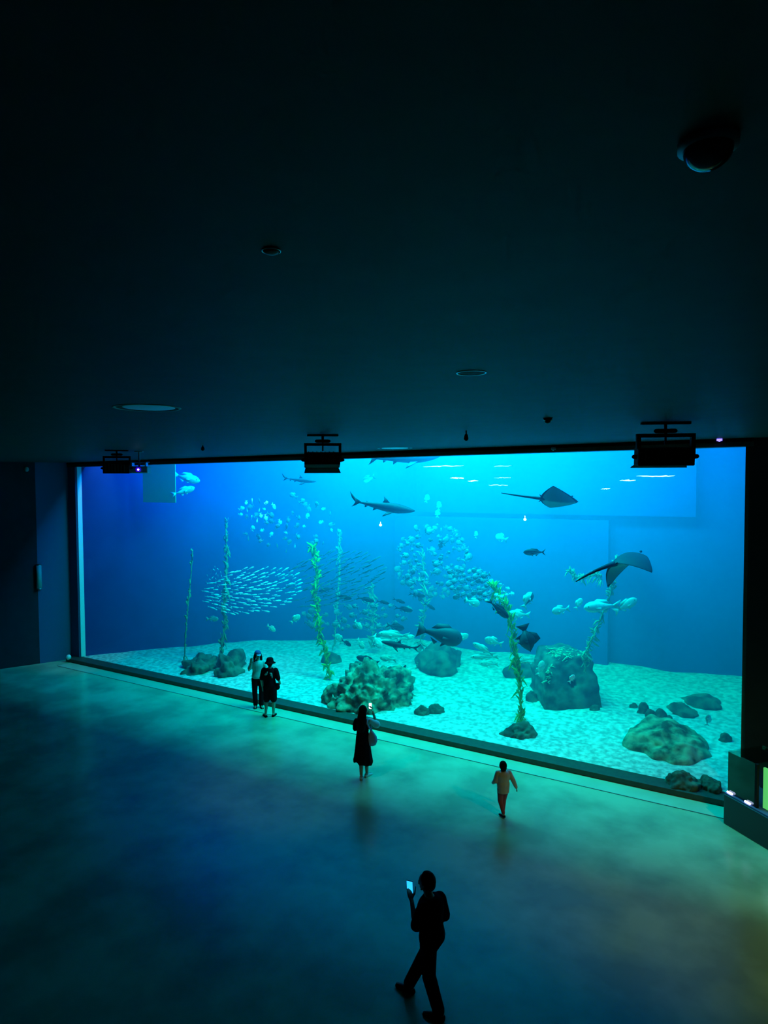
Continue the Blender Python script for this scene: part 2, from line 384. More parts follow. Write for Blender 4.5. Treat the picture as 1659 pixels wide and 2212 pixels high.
rock_px(1456, 1530, 1672, 1712, 'rock', 'dark rock ridge pressed against the glass by the kerb', 15, ry=.35, lump=.3)
rock_px(1524, 1572, 1684, 1716, 'rock', 'jagged dark rock in the tank corner beside the display case', 16, ry=.3, lump=.35)
for i, (x0, x1, yt, yb) in enumerate(((1361, 1382, 1519, 1530), (1380, 1408, 1519, 1543), (1396, 1420, 1530, 1550), (1416, 1444, 1532, 1552), (1441, 1454, 1545, 1554))):
    rock_px(x0, x1, yt, yb, 'rock', ['tiny flat stone at the far tip of the rubble row', 'longest flat stone of the rubble row right of the holed block', 'middle stone of the rubble row on the open sand', 'second last stone of the rubble row on the open sand', 'tiny round stone at the near tip of the rubble row'][i], 30 + i, sub=4, name='reef_stone')
rock_px(905, 1000, 1392, 1462, 'rock', 'hazy far boulder below the big grouper', 17, ry=1.2)
rock_px(692, 738, 1408, 1434, 'rock', 'hazy far boulder beyond the green kelp strand', 18, sub=4)
rock_px(1092, 1164, 1428, 1466, 'rock', 'hazy far rock behind the front kelp strand', 19, sub=4)
rock_px(1500, 1578, 1508, 1534, 'rock', 'flat dark rock slab far back near the window end', 20, ry=.6, sub=4)
rock_px(1462, 1526, 1528, 1552, 'rock', 'low dark slab standing in for shadows before the far flat slab', 21, ry=.6, sub=4)  # dark slab added where only shadow lies on the sand
rock_px(1556, 1586, 1584, 1604, 'rock', 'small dark round stone beside the large smooth-sided boulder', 22, sub=4)
rock_px(1276, 1300, 1522, 1536, 'rock', 'small low stone at the corner of the holed block', 23, sub=4)

def kelp(pts, Y, w, mtl, label, leaf=26, n_per=1.0, spread=1.0, droop=.2):
    P = [at_y(x, y, Y) for x, y in pts]
    th = thing('kelp_strand', P[-1], 0, label, 'kelp')
    base = P[-1]
    dense = []
    for a, b in zip(P, P[1:]):
        for i in range(6): dense.append(a.lerp(b, i / 6))
    dense.append(P[-1])
    bm = bmesh.new(); tube(bm, [q - base for q in dense], .018, 6); obj('stem', bm, mtl, th)
    bm = bmesh.new(); k = mpp(base)
    nb = int(len(dense) * 3.2 * n_per)
    for i in range(nb):
        q = dense[int(i / nb * (len(dense) - 1))].lerp(dense[min(len(dense) - 1, int(i / nb * (len(dense) - 1)) + 1)], R.random()) - base
        L = leaf * k * R.uniform(.6, 1.15); a = R.uniform(-1, 1) * spread; az = R.uniform(0, 2 * PI)
        d = (RT * math.sin(a) + V((FW.x, FW.y, 0)) * math.cos(az) * .5 * spread + V((0, 0, 1)) * math.cos(a) * R.choice((1, 1, 1, -.6))).normalized()
        s = d.cross(V((math.cos(az), math.sin(az), 0))).normalized(); ww = w * k * R.uniform(.7, 1.2)
        rows = []
        for t, wd in ((0, .15), (.2, .7), (.5, 1), (.8, .6), (1, .08)):
            c = q + d * L * t + V((0, 0, -1)) * droop * L * t * t + s * math.sin(t * 7 + az) * ww * .4
            nn = d.cross(s) * .006
            rows.append([c + s * ww * wd, c + nn, c - s * ww * wd, c - nn])
        skin(bm, rows)
    obj('blades', bm, mtl, th)
    return th
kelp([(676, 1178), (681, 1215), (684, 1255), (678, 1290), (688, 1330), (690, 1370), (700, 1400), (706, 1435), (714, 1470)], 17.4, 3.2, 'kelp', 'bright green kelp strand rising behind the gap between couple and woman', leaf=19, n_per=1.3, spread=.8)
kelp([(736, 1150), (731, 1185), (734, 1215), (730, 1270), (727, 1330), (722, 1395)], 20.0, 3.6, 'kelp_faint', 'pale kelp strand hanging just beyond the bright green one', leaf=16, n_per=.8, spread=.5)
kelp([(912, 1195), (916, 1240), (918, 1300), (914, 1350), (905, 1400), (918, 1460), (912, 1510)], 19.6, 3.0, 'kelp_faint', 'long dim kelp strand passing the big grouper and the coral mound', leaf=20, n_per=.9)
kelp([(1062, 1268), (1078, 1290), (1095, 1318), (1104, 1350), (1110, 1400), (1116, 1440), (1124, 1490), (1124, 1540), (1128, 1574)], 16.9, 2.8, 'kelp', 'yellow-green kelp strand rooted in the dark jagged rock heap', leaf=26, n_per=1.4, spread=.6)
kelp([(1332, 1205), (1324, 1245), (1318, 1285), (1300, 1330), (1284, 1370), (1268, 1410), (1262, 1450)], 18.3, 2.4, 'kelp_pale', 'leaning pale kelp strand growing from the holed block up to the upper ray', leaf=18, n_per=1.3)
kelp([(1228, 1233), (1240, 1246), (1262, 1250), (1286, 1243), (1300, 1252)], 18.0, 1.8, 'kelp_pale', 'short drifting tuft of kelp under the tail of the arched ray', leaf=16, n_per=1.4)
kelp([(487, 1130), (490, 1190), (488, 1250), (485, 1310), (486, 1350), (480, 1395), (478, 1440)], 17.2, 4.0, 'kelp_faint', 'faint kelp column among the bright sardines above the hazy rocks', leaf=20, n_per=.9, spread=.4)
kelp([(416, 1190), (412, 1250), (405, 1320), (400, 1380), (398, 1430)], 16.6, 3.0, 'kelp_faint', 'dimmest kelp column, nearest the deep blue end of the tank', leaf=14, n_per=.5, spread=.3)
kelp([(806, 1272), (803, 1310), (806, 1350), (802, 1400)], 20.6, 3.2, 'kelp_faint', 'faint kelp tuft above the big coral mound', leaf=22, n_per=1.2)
# reflected lamp light on ripples, drawn as glowing tubes
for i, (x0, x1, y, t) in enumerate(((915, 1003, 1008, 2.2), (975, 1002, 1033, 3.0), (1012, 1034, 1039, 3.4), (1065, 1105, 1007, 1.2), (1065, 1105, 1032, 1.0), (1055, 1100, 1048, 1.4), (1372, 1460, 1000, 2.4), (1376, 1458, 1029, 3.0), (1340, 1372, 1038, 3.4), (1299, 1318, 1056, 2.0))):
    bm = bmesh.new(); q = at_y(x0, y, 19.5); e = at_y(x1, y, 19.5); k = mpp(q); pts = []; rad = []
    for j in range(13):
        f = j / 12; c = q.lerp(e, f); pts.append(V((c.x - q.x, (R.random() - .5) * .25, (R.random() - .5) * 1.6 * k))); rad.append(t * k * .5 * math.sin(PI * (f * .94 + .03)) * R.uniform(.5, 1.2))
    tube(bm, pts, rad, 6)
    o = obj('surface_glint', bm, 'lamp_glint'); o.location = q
    tag(o, 'glowing streak standing in for rippling lamp light reflected near the surface', 'light streak', 'lamp glints under the water surface')
for i, (x, y, lb) in enumerate(((1134, 1122, 'round white lamp dot below the tail of the flat ray'), (822, 1134, 'small white lamp dot under the large shark'))):
    bm = bmesh.new(); q = at_y(x, y, 17.5); ell(bm, (0, 0, 0), (3.2 * mpp(q),) * 3, seg=12); box(bm, (-.008, -.008, 0), (.008, .008, .1))
    o = obj('underwater_lamp', bm, 'star'); o.location = q; tag(o, lb, 'lamp')
# ------------------------------------------------------------------ fish
UPZ = V((0, 0, 1))
def fin(bm, pts, th, mi=0, plane='xz', off=(0, 0, 0), tilt=0):
    """a thin closed fin: an outline swollen towards its base (first and last point lie on the body)"""
    n = len(pts); off = V(off)
    def P(a, b, s):
        v = V((a, s, b)) if plane == 'xz' else V((a, b, s))
        return v + off
    cx = (pts[0][0] + pts[-1][0]) / 2; cz = (pts[0][1] + pts[-1][1]) / 2
    f = [bm.verts.new(P(a, b, th * (1 if i in (0, n - 1) else .25))) for i, (a, b) in enumerate(pts)]
    k = [bm.verts.new(P(a, b, -th * (1 if i in (0, n - 1) else .25))) for i, (a, b) in enumerate(pts)]
    bm.faces.new(f).material_index = mi; bm.faces.new(k[::-1]).material_index = mi
    for i in range(n): bm.faces.new((f[i], k[i], k[(i + 1) % n], f[(i + 1) % n])).material_index = mi
def body(bm, L, prof, nseg=14, belly_mi=1, back_mi=0, bend=0, split=-.15):
    """prof: (t, half height, half width, centre z) from nose (t=0) to tail root; nose at +x"""
    vs = []
    for t, h, w, z in prof:
        x = L * (.5 - t); yb = bend * L * (max(0, t - .3)) ** 2
        vs.append([bm.verts.new((x, yb + L * w * math.cos(2 * PI * k / nseg), L * (z + h * math.sin(2 * PI * k / nseg)))) for k in range(nseg)])
    for a, b in zip(vs, vs[1:]):
        for k in range(nseg):
            f = bm.faces.new((a[k], a[(k + 1) % nseg], b[(k + 1) % nseg], b[k]))
            f.material_index = belly_mi if math.sin(2 * PI * (k + .5) / nseg) < split else back_mi
    bm.faces.new(vs[0][::-1]); bm.faces.new(vs[-1])
def fish_bm(L, hr=.3, wr=.12, fork=.5, nseg=12, tail=.22, dorsal=.35, bend=0, blunt=1.0, eye=True, simple=False):
    bm = bmesh.new(); te = 1 - tail * .8
    ts = (0, .03, .1, .2, .35, .5, .65, .78, 1.0) if not simple else (0, .06, .25, .5, .75, 1.0)
    pr = []
    for t in ts:
        s = math.sin(PI * min(1, t ** (.55 / blunt)) ** 1.15) if t < 1 else 0
        h = max(.012, hr * .5 * s) if t < 1 else hr * .09
        h = max(h, hr * .10 if t > .5 else .012); pr.append((t * te, h, max(.006, wr * .5 * s if t < 1 else wr * .1), 0))
    body(bm, L, pr, nseg, bend=bend)
    x0 = L * (.5 - te); th = hr * L; yb = bend * L * .49
    fin(bm, [(x0 + .02 * L, hr * L * .08), (x0 - tail * L, th * (.42 + .15 * fork)), (x0 - tail * L * (1 - .75 * fork), 0), (x0 - tail * L, -th * (.42 + .15 * fork)), (x0 + .02 * L, -hr * L * .08)], .006 * L + wr * .03 * L, 0, off=(0, yb, 0))
    if not simple:
        fin(bm, [(L * .26, hr * L * .40), (L * .12, hr * L * (.5 + dorsal * .5)), (-L * .12, hr * L * (.45 + dorsal * .35)), (-L * .24, hr * L * .22)], .008 * L, 0)
        fin(bm, [(-L * .04, -hr * L * .42), (-L * .10, -hr * L * (.45 + dorsal * .45)), (-L * .22, -hr * L * .24)], .008 * L, 0)
        for s in (-1, 1):
            fin(bm, [(L * .20, -hr * L * .05), (L * .03, -hr * L * .30), (L * .05, -hr * L * .02)], .006 * L, 0, off=(0, s * wr * L * .5, 0))
            fin(bm, [(L * .16, -hr * L * .42), (L * .04, -hr * L * .62), (L * .07, -hr * L * .44)], .006 * L, 0, off=(0, s * wr * L * .15, 0))
            if eye: ell(bm, (L * .385, s * wr * L * .36, hr * L * .08), (.018 * L, .008 * L, .018 * L), 2, 8)
    return bm
def place(o, px, py, Y, ang, toward=0, roll=0, mirror=False):
    """centre o at photo point (px,py) on plane y=Y; ang = heading of its nose seen in the photo, degrees anticlockwise from right; toward = tilt to (+) or from (-) the viewer"""
    p = at_y(px, py, Y); a = math.radians(ang); t = math.radians(toward)
    d = ((RT * math.cos(a) + UP * math.sin(a)) * math.cos(t) - FW * math.sin(t)).normalized()
    up = UPZ if abs(d.z) < .92 else RT
    y = up.cross(d).normalized(); z = d.cross(y)
    M3 = Matrix((d, y, z)).transposed()
    o.matrix_world = Matrix.Translation(p) @ M3.to_4x4() @ Matrix.Rotation(math.radians(roll), 4, 'X')
    return o
def fish(name, px, py, Y, lpx, ang, mats, label, cat='fish', toward=0, roll=0, hr=.3, wr=.12, **k):
    p = at_y(px, py, Y); L = lpx * mpp(p)
    bm = fish_bm(1.0, hr, wr, **k); bmesh.ops.scale(bm, vec=(L, L, L), verts=bm.verts)
    o = obj(name, bm, mats); place(o, px, py, Y, ang, toward, roll)
    return tag(o, label, cat)
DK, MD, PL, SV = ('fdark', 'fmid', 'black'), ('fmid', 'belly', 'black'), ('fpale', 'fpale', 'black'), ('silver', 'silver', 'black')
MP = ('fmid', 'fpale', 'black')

def shark(px, py, Y, lpx, ang, label, toward=0, bend=0, mats=('fdark', 'fmid', 'black'), fat=1.0, roll=0):
    L = lpx * mpp(at_y(px, py, Y)); bm = bmesh.new()
    pr = [(0, .006, .008, .002), (.02, .016, .022, .002), (.07, .032, .040, 0), (.14, .048, .052, 0), (.24, .062, .060, 0), (.36, .066, .060, 0), (.5, .052, .046, .002), (.62, .036, .030, .006), (.72, .022, .018, .010), (.80, .013, .012, .013), (.84, .012, .008, .016)]
    pr = [(t, h * fat, w * fat, z) for t, h, w, z in pr]
    body(bm, L, pr, 16, bend=bend, split=-.25)
    yt = bend * L * .29
    def F(pts, th, **k): fin(bm, [(a * L, b * L) for a, b in pts], th * L, 0, **k)
    F([(-.29, .02), (-.40, .075), (-.50, .165), (-.455, .07), (-.395, .012), (-.42, -.035), (-.445, -.065), (-.385, -.035), (-.33, .004)], .006, off=(0, yt, 0))   # tail
    F([(.12, .058 * fat), (.055, .13), (.015, .155), (.028, .10), (.01, .055 * fat)], .010)                       # first dorsal
    F([(-.20, .03), (-.235, .058), (-.232, .035), (-.25, .026)], .006, off=(0, yt * .5, 0))
    F([(-.20, -.02), (-.245, -.048), (-.25, -.012)], .005, off=(0, yt * .5, 0))
    F([(-.06, -.04 * fat), (-.12, -.078), (-.115, -.035)], .006)
    for s in (-1, 1):                                                                                             # pectorals
        base = [(.20, s * .045), (.15, s * .10), (.05, s * .185), (.085, s * .10), (.11, s * .045)]
        n = len(base); top = [bm.verts.new((a * L, b * L, (-.028 - abs(b) * .55 + .006) * L)) for a, b in base]; bot = [bm.verts.new((a * L, b * L, (-.028 - abs(b) * .55 - .006) * L)) for a, b in base]
        bm.faces.new(top); bm.faces.new(bot[::-1]).material_index = 1
        for i in range(n): bm.faces.new((top[i], bot[i], bot[(i + 1) % n], top[(i + 1) % n]))
        ell(bm, (.425 * L, s * .036 * L, .008 * L), (.008 * L, .004 * L, .008 * L), 2, 8)
        for g in range(4): box(bm, ((.275 - g * .014) * L, s * .0555 * L - .004 * L, -.02 * L), ((.279 - g * .014) * L, s * .0555 * L + .004 * L, .022 * L), 2)
    o = obj('shark', bm, mats); place(o, px, py, Y, ang, toward, roll); return tag(o, label, 'shark')
shark(824, 1094, 16.1, 146, -8, 'large grey shark with pale belly swimming in mid water, the biggest shark', fat=1.15, toward=5)
shark(645, 1037, 16.5, 76, -5, 'small dark shark near the surface above the bright round fish', mats=('fdark', 'fmid', 'black'))
shark(866, 1395, 16.6, 86, 168, 'dark reef shark cruising low above the big coral mound', mats=('fdark', 'fmid', 'black'), fat=1.1)
shark(868, 990, 16.4, 165, 3, 'shark half hidden by the window lintel with only its underside and tail showing', mats=('fmid', 'fmid', 'black'), fat=1.1, roll=0)

def ray_animal(px, py, Y, span_px, chord_px, tail_px, ang, toward, roll, bend, label, mats, tail_curve=0, wing_sweep=.15):
    k = mpp(at_y(px, py, Y)); S, C, T = span_px * k / 2, chord_px * k, tail_px * k
    bm = bmesh.new(); nv, nu = 28, 16; top, bot = {}, {}
    for i in range(nv + 1):
        v = -1 + 2 * i / nv; a = abs(v)
        xf = C * (.5 * (1 - a ** 1.35) - wing_sweep * a); xb = C * (-.42 * (1 - a ** 1.5) - wing_sweep * a - .03)
        if a > .97: xf = xb + .01 * C
        for j in range(nu + 1):
            u = j / nu; x = xb + (xf - xb) * u
            th = math.sin(PI * u) ** .7 * (.085 * C * (1 - a) ** 1.1 + .045 * C * math.exp(-(v / .22) ** 2)) + .003 * C
            z = bend[0 if v < 0 else 1] * S * a ** 1.7 + .02 * S * math.sin(u * 3)
            yy = v * S * (1 - .18 * abs(bend[0 if v < 0 else 1]) * a)
            top[i, j] = bm.verts.new((x, yy, z + th)); bot[i, j] = bm.verts.new((x, yy, z - th * .7))
    for i in range(nv):
        for j in range(nu):
            bm.faces.new((top[i, j], top[i + 1, j], top[i + 1, j + 1], top[i, j + 1]))
            edge = j >= nu - 1 or j == 0 or i in (0, nv - 1)
            bm.faces.new((bot[i, j], bot[i, j + 1], bot[i + 1, j + 1], bot[i + 1, j])).material_index = 0 if edge else 1
    for i in range(nv):
        bm.faces.new((top[i, 0], bot[i, 0], bot[i + 1, 0], top[i + 1, 0])); bm.faces.new((top[i, nu], top[i + 1, nu], bot[i + 1, nu], bot[i, nu]))
    for j in range(nu):
        bm.faces.new((top[0, j], top[0, j + 1], bot[0, j + 1], bot[0, j])); bm.faces.new((top[nv, j], bot[nv, j], bot[nv, j + 1], top[nv, j + 1]))
    pts = [(-C * .36 - T * f, 0, tail_curve * T * f * f) for f in (0, .15, .3, .5, .75, 1)]
    tube(bm, pts, [C * .055, C * .045, C * .035, C * .028, C * .02, C * .01], 8, 0)
    for s in (-1, 1):
        ell(bm, (C * .33, s * C * .10, C * .085), (C * .03, C * .02, C * .025), 0, 8)
        fin(bm, [(-C * .34, s * C * .04), (-C * .5, s * C * .15), (-C * .42, s * C * .02)], .01 * C, 0, 'xy')
    o = obj('ray', bm, mats); place(o, px, py, Y, ang, toward, roll); return tag(o, label, 'ray')
ray_animal(1206, 1080, 16.0, 74, 84, 92, -6, 12, -44, (.15, .2), 'ray with a long straight tail gliding flat under the surface, its pale belly showing', ('fdark', 'belly'), tail_curve=.05)
ray_animal(1356, 1210, 16.2, 135, 115, 135, 9, -34, -22, (-.62, -.62), 'ray with both wings arched and a dark whip tail above the holed block', ('fdark', 'belly'), tail_curve=-.10)

# single fish, each where the photo shows it: px, py, plane, length px, heading, materials, label, extra
fish('tuna', 1154, 1193, 16.3, 47, 180, ('fdark', 'silver2', 'black'), 'dark tuna with forked tail alone in the open blue water', hr=.30, wr=.16, fork=.9, tail=.16, dorsal=.25)
fish('grouper', 952, 1371, 16.3, 96, -14, ('fmid', 'fmid', 'black'), 'big blue-grey grouper with dark fins below the round fish school', hr=.42, wr=.22, fork=.1, tail=.18, dorsal=.3, blunt=1.1)
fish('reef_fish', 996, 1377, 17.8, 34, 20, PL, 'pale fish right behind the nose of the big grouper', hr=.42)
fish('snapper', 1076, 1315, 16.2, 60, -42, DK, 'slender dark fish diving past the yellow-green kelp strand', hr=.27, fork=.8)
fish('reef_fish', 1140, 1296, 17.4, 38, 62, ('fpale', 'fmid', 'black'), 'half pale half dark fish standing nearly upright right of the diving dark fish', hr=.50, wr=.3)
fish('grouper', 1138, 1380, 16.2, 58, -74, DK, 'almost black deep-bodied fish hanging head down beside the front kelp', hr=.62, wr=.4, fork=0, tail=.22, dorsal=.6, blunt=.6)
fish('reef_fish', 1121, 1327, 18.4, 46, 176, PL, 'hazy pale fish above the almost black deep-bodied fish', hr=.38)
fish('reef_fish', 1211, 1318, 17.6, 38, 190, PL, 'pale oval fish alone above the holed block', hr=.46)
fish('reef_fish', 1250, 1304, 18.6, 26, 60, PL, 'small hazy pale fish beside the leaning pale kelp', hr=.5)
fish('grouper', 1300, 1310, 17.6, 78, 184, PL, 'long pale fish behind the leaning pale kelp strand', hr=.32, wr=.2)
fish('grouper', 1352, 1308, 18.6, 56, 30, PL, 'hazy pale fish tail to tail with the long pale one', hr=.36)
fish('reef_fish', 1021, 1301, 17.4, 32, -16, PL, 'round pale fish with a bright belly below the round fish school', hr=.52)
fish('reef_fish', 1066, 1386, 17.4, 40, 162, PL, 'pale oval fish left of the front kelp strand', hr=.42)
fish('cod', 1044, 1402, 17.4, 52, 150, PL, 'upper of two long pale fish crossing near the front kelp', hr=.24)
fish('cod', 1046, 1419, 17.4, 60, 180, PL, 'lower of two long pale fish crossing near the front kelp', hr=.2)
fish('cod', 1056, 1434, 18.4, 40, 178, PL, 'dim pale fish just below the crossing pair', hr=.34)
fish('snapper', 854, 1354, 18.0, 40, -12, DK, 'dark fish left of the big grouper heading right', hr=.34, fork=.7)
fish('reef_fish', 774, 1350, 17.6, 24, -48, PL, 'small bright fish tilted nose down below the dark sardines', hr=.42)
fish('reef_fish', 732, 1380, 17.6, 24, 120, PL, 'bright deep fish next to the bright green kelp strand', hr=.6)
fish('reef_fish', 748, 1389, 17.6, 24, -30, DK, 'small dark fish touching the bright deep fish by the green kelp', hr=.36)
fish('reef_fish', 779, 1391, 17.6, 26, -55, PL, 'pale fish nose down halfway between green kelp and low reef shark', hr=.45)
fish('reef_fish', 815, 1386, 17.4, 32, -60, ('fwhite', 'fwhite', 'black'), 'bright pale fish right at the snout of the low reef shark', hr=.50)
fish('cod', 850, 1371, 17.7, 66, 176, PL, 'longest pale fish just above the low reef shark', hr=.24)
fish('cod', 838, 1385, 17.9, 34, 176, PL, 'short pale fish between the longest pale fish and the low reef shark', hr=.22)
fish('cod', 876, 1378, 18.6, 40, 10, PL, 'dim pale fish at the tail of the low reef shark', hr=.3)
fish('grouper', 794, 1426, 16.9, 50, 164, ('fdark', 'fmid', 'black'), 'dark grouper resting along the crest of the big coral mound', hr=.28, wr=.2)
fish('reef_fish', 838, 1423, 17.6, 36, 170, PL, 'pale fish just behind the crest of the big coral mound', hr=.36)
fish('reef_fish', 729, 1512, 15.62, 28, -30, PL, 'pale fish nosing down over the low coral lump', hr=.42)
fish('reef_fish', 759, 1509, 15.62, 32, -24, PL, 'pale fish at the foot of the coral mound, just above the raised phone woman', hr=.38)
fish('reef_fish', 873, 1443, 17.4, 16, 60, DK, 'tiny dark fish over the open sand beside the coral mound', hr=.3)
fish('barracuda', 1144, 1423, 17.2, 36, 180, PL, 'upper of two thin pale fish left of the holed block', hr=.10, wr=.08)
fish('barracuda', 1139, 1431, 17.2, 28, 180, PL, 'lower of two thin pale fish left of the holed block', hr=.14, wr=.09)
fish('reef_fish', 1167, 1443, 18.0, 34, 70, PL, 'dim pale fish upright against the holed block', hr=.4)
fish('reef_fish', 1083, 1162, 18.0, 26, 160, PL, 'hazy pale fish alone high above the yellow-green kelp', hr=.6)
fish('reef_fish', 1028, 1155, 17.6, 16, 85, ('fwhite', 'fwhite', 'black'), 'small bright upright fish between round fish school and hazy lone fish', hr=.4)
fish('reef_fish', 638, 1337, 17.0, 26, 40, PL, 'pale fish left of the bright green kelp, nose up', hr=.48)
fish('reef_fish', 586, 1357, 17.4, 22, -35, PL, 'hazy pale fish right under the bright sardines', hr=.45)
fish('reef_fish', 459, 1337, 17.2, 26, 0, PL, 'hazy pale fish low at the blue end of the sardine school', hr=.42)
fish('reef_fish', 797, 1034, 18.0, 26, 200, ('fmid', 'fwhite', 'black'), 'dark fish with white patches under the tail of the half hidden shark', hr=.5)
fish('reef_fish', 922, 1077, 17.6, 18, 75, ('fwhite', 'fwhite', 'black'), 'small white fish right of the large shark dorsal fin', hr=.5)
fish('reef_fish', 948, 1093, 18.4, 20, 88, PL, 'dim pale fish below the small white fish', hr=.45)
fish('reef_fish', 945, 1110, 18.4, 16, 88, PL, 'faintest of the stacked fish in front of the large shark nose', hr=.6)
fish('beluga_like_fish', 402, 1032, 16.9, 62, -14, ('fwhite', 'fpale', 'black'), 'upper pale fish, its lit back painted white, beside the pale green reflection', hr=.30, wr=.2, bend=.3).name = 'pale_fish'  # white back puts the light falling on it into the colour
fish('pale_fish', 397, 1061, 16.8, 50, 18, ('fwhite', 'fpale', 'black'), 'lower pale fish, its lit back painted white, beside the pale green reflection', hr=.30, wr=.2, bend=-.3)
fish('reef_fish', 1235, 1466, 16.5, 20, 55, ('fwhite', 'fwhite', 'black'), 'little bright fish in the hole of the block', hr=.5)
fish('reef_fish', 1529, 1555, 17.4, 24, 80, ('fwhite', 'fpale', 'black'), 'white fish standing on its tail beyond the large smooth-sided boulder', hr=.55)
for i, (x, y, l, a, lb) in enumerate(((742, 1290, 36, -10, 'dark fish beside the pale hanging kelp strand'), (790, 1295, 38, -12, 'largest dark fish in the middle of the dark trail'), (827, 1301, 28, -12, 'dark fish following the largest one of the trail'),
        (862, 1298, 28, -20, 'dark fish in the trail under the round fish school'), (872, 1316, 40, -10, 'dark fish lowest in the trail near the long dim kelp'), (901, 1285, 36, -10, 'dark blue fish topmost in the trail, by the long dim kelp'), (928, 1310, 28, -30, 'dark fish just past the long dim kelp strand'), (705, 1274, 34, 12, 'dark fish leading the trail at the green kelp'))):
    fish('mackerel', x, y, 17.3 + .1 * i, l, a + 180 * (i == 7), ('fdark', 'fmid', 'black'), lb, hr=.24, fork=.8)

# schools -------------------------------------------------------------
def proto(name, mats, hr, wr, fork, simple=True):
    me = obj(name, fish_bm(1.0, hr, wr, fork, nseg=8, simple=simple), mats); d = me.data; bpy.data.objects.remove(me); return d
SARD = proto('sardine', SV, .20, .12, .8); SARD_D = proto('sardine_dark', ('fmid', 'silver2', 'black'), .17, .10, .8)
JACK = proto('round_fish', ('silver2', 'silver2', 'black'), .62, .2, .6, False); JACK_B = proto('round_bright', SV, .60, .2, .6, False)
used = []
def member(name, data, px, py, Y, lpx, ang, toward, label, group):
    o = bpy.data.objects.new(name, data); COL.objects.link(o)
    place(o, px, py, Y, ang, toward, R.uniform(-20, 20)); L = lpx * mpp(at_y(px, py, Y))
    o.matrix_world = o.matrix_world @ Matrix.Scale(L, 4)
    return tag(o, label, 'fish', group)
def blob_pts(n, cx, cy, rx, ry, rot=0, mind=6):
    out = []; t = 0
    while len(out) < n and t < n * 60:
        t += 1; a = R.uniform(0, 2 * PI); r = math.sqrt(R.random()); x, y = r * math.cos(a) * rx, r * math.sin(a) * ry
        c, s = math.cos(math.radians(rot)), math.sin(math.radians(rot)); x, y = cx + x * c + y * s, cy - x * s + y * c
        if all((x - u) ** 2 + (y - v) ** 2 > mind ** 2 for u, v in used[-400:]): used.append((x, y)); out.append((x, y))
    return out
for x, y in blob_pts(150, 545, 1275, 108, 50, 8, 7):
    a = (x - 440) * .10 - (y - 1262) * .40; member('sardine', SARD, x, y, R.uniform(16.4, 17.5), R.uniform(10, 19), a, R.uniform(-25, 25), 'bright silver sardine in the dense part of the school above the couple', 'bright sardines of the school')
for x, y in blob_pts(26, 470, 1262, 26, 38, 0, 6):
    member('sardine', SARD, x, y, R.uniform(16.5, 17.2), R.uniform(6, 10), R.uniform(0, 360), R.uniform(40, 60), 'tiny sardine turning end on at the blue edge of the school', 'turning sardines of the school')
for x, y in blob_pts(130, 715, 1252, 118, 58, 12, 8):
    member('sardine', SARD_D, x, y, R.uniform(16.7, 18.6), R.uniform(14, 25), 22 + R.uniform(-8, 8) - (y - 1250) * .12, R.uniform(-15, 15), 'dark-backed sardine streaking between the green kelp and the long dim kelp', 'dark-backed sardines of the school')
for x, y in blob_pts(46, 625, 1130, 105, 62, 0, 11):
    b = R.random() < .22; member('jack_fish', JACK_B if b else JACK, x, y, R.uniform(17.2, 19.2), R.uniform(9, 17) * (.8 if b else 1.1), R.choice((0, 180, 80, -70, 60)) + R.uniform(-30, 30), R.uniform(-50, 50), 'round silvery fish in the loose shoal below the small dark shark', 'round fish below the small shark')
for x, y in blob_pts(12, 552, 1102, 42, 26, 0, 10):
    member('jack_fish', JACK_B, x, y, R.uniform(16.9, 17.4), R.uniform(9, 15), R.choice((90, -80, 10)) + R.uniform(-20, 20), R.uniform(-40, 40), 'glinting white round fish in the small bright cluster', 'glinting round fish cluster')
for x, y in blob_pts(88, 935, 1215, 80, 84, 0, 8):
    member('jack_fish', JACK, x, y, R.uniform(17.2, 20.4), R.uniform(9, 26), R.choice((0, 180, 160, 30, 70)) + R.uniform(-25, 25), R.uniform(-45, 45), 'round silvery fish of the dense shoal below the nose of the large shark', 'dense shoal of round fish')
for x, y in blob_pts(40, 1010, 1262, 60, 34, -12, 11):
    member('jack_fish', JACK, x, y, R.uniform(17.0, 18.2), R.uniform(14, 22), 180 + R.uniform(-20, 20), R.uniform(-25, 25), 'round fish on the lower edge of the dense shoal heading left', 'lower row of the dense shoal')
for x, y in blob_pts(17, 1068, 1280, 38, 20, 0, 9):
    member('butterfly_fish', JACK_B, x, y, R.uniform(16.6, 17.0), R.uniform(8, 13), R.choice((0, 180)) + R.uniform(-20, 20), R.uniform(-20, 20), 'small bright yellowish fish gathered at the top of the yellow-green kelp', 'bright little fish at the kelp top')
for x, y in blob_pts(34, 770, 1330, 120, 34, 0, 13):
    member('reef_fish_small', JACK, x, y, R.uniform(17.6, 19.8), R.uniform(12, 24), R.choice((0, 180)) + R.uniform(-25, 25), R.uniform(-30, 30), 'hazy pale fish milling above the coral mound', 'hazy fish above the coral mound').name = 'reef_fish'
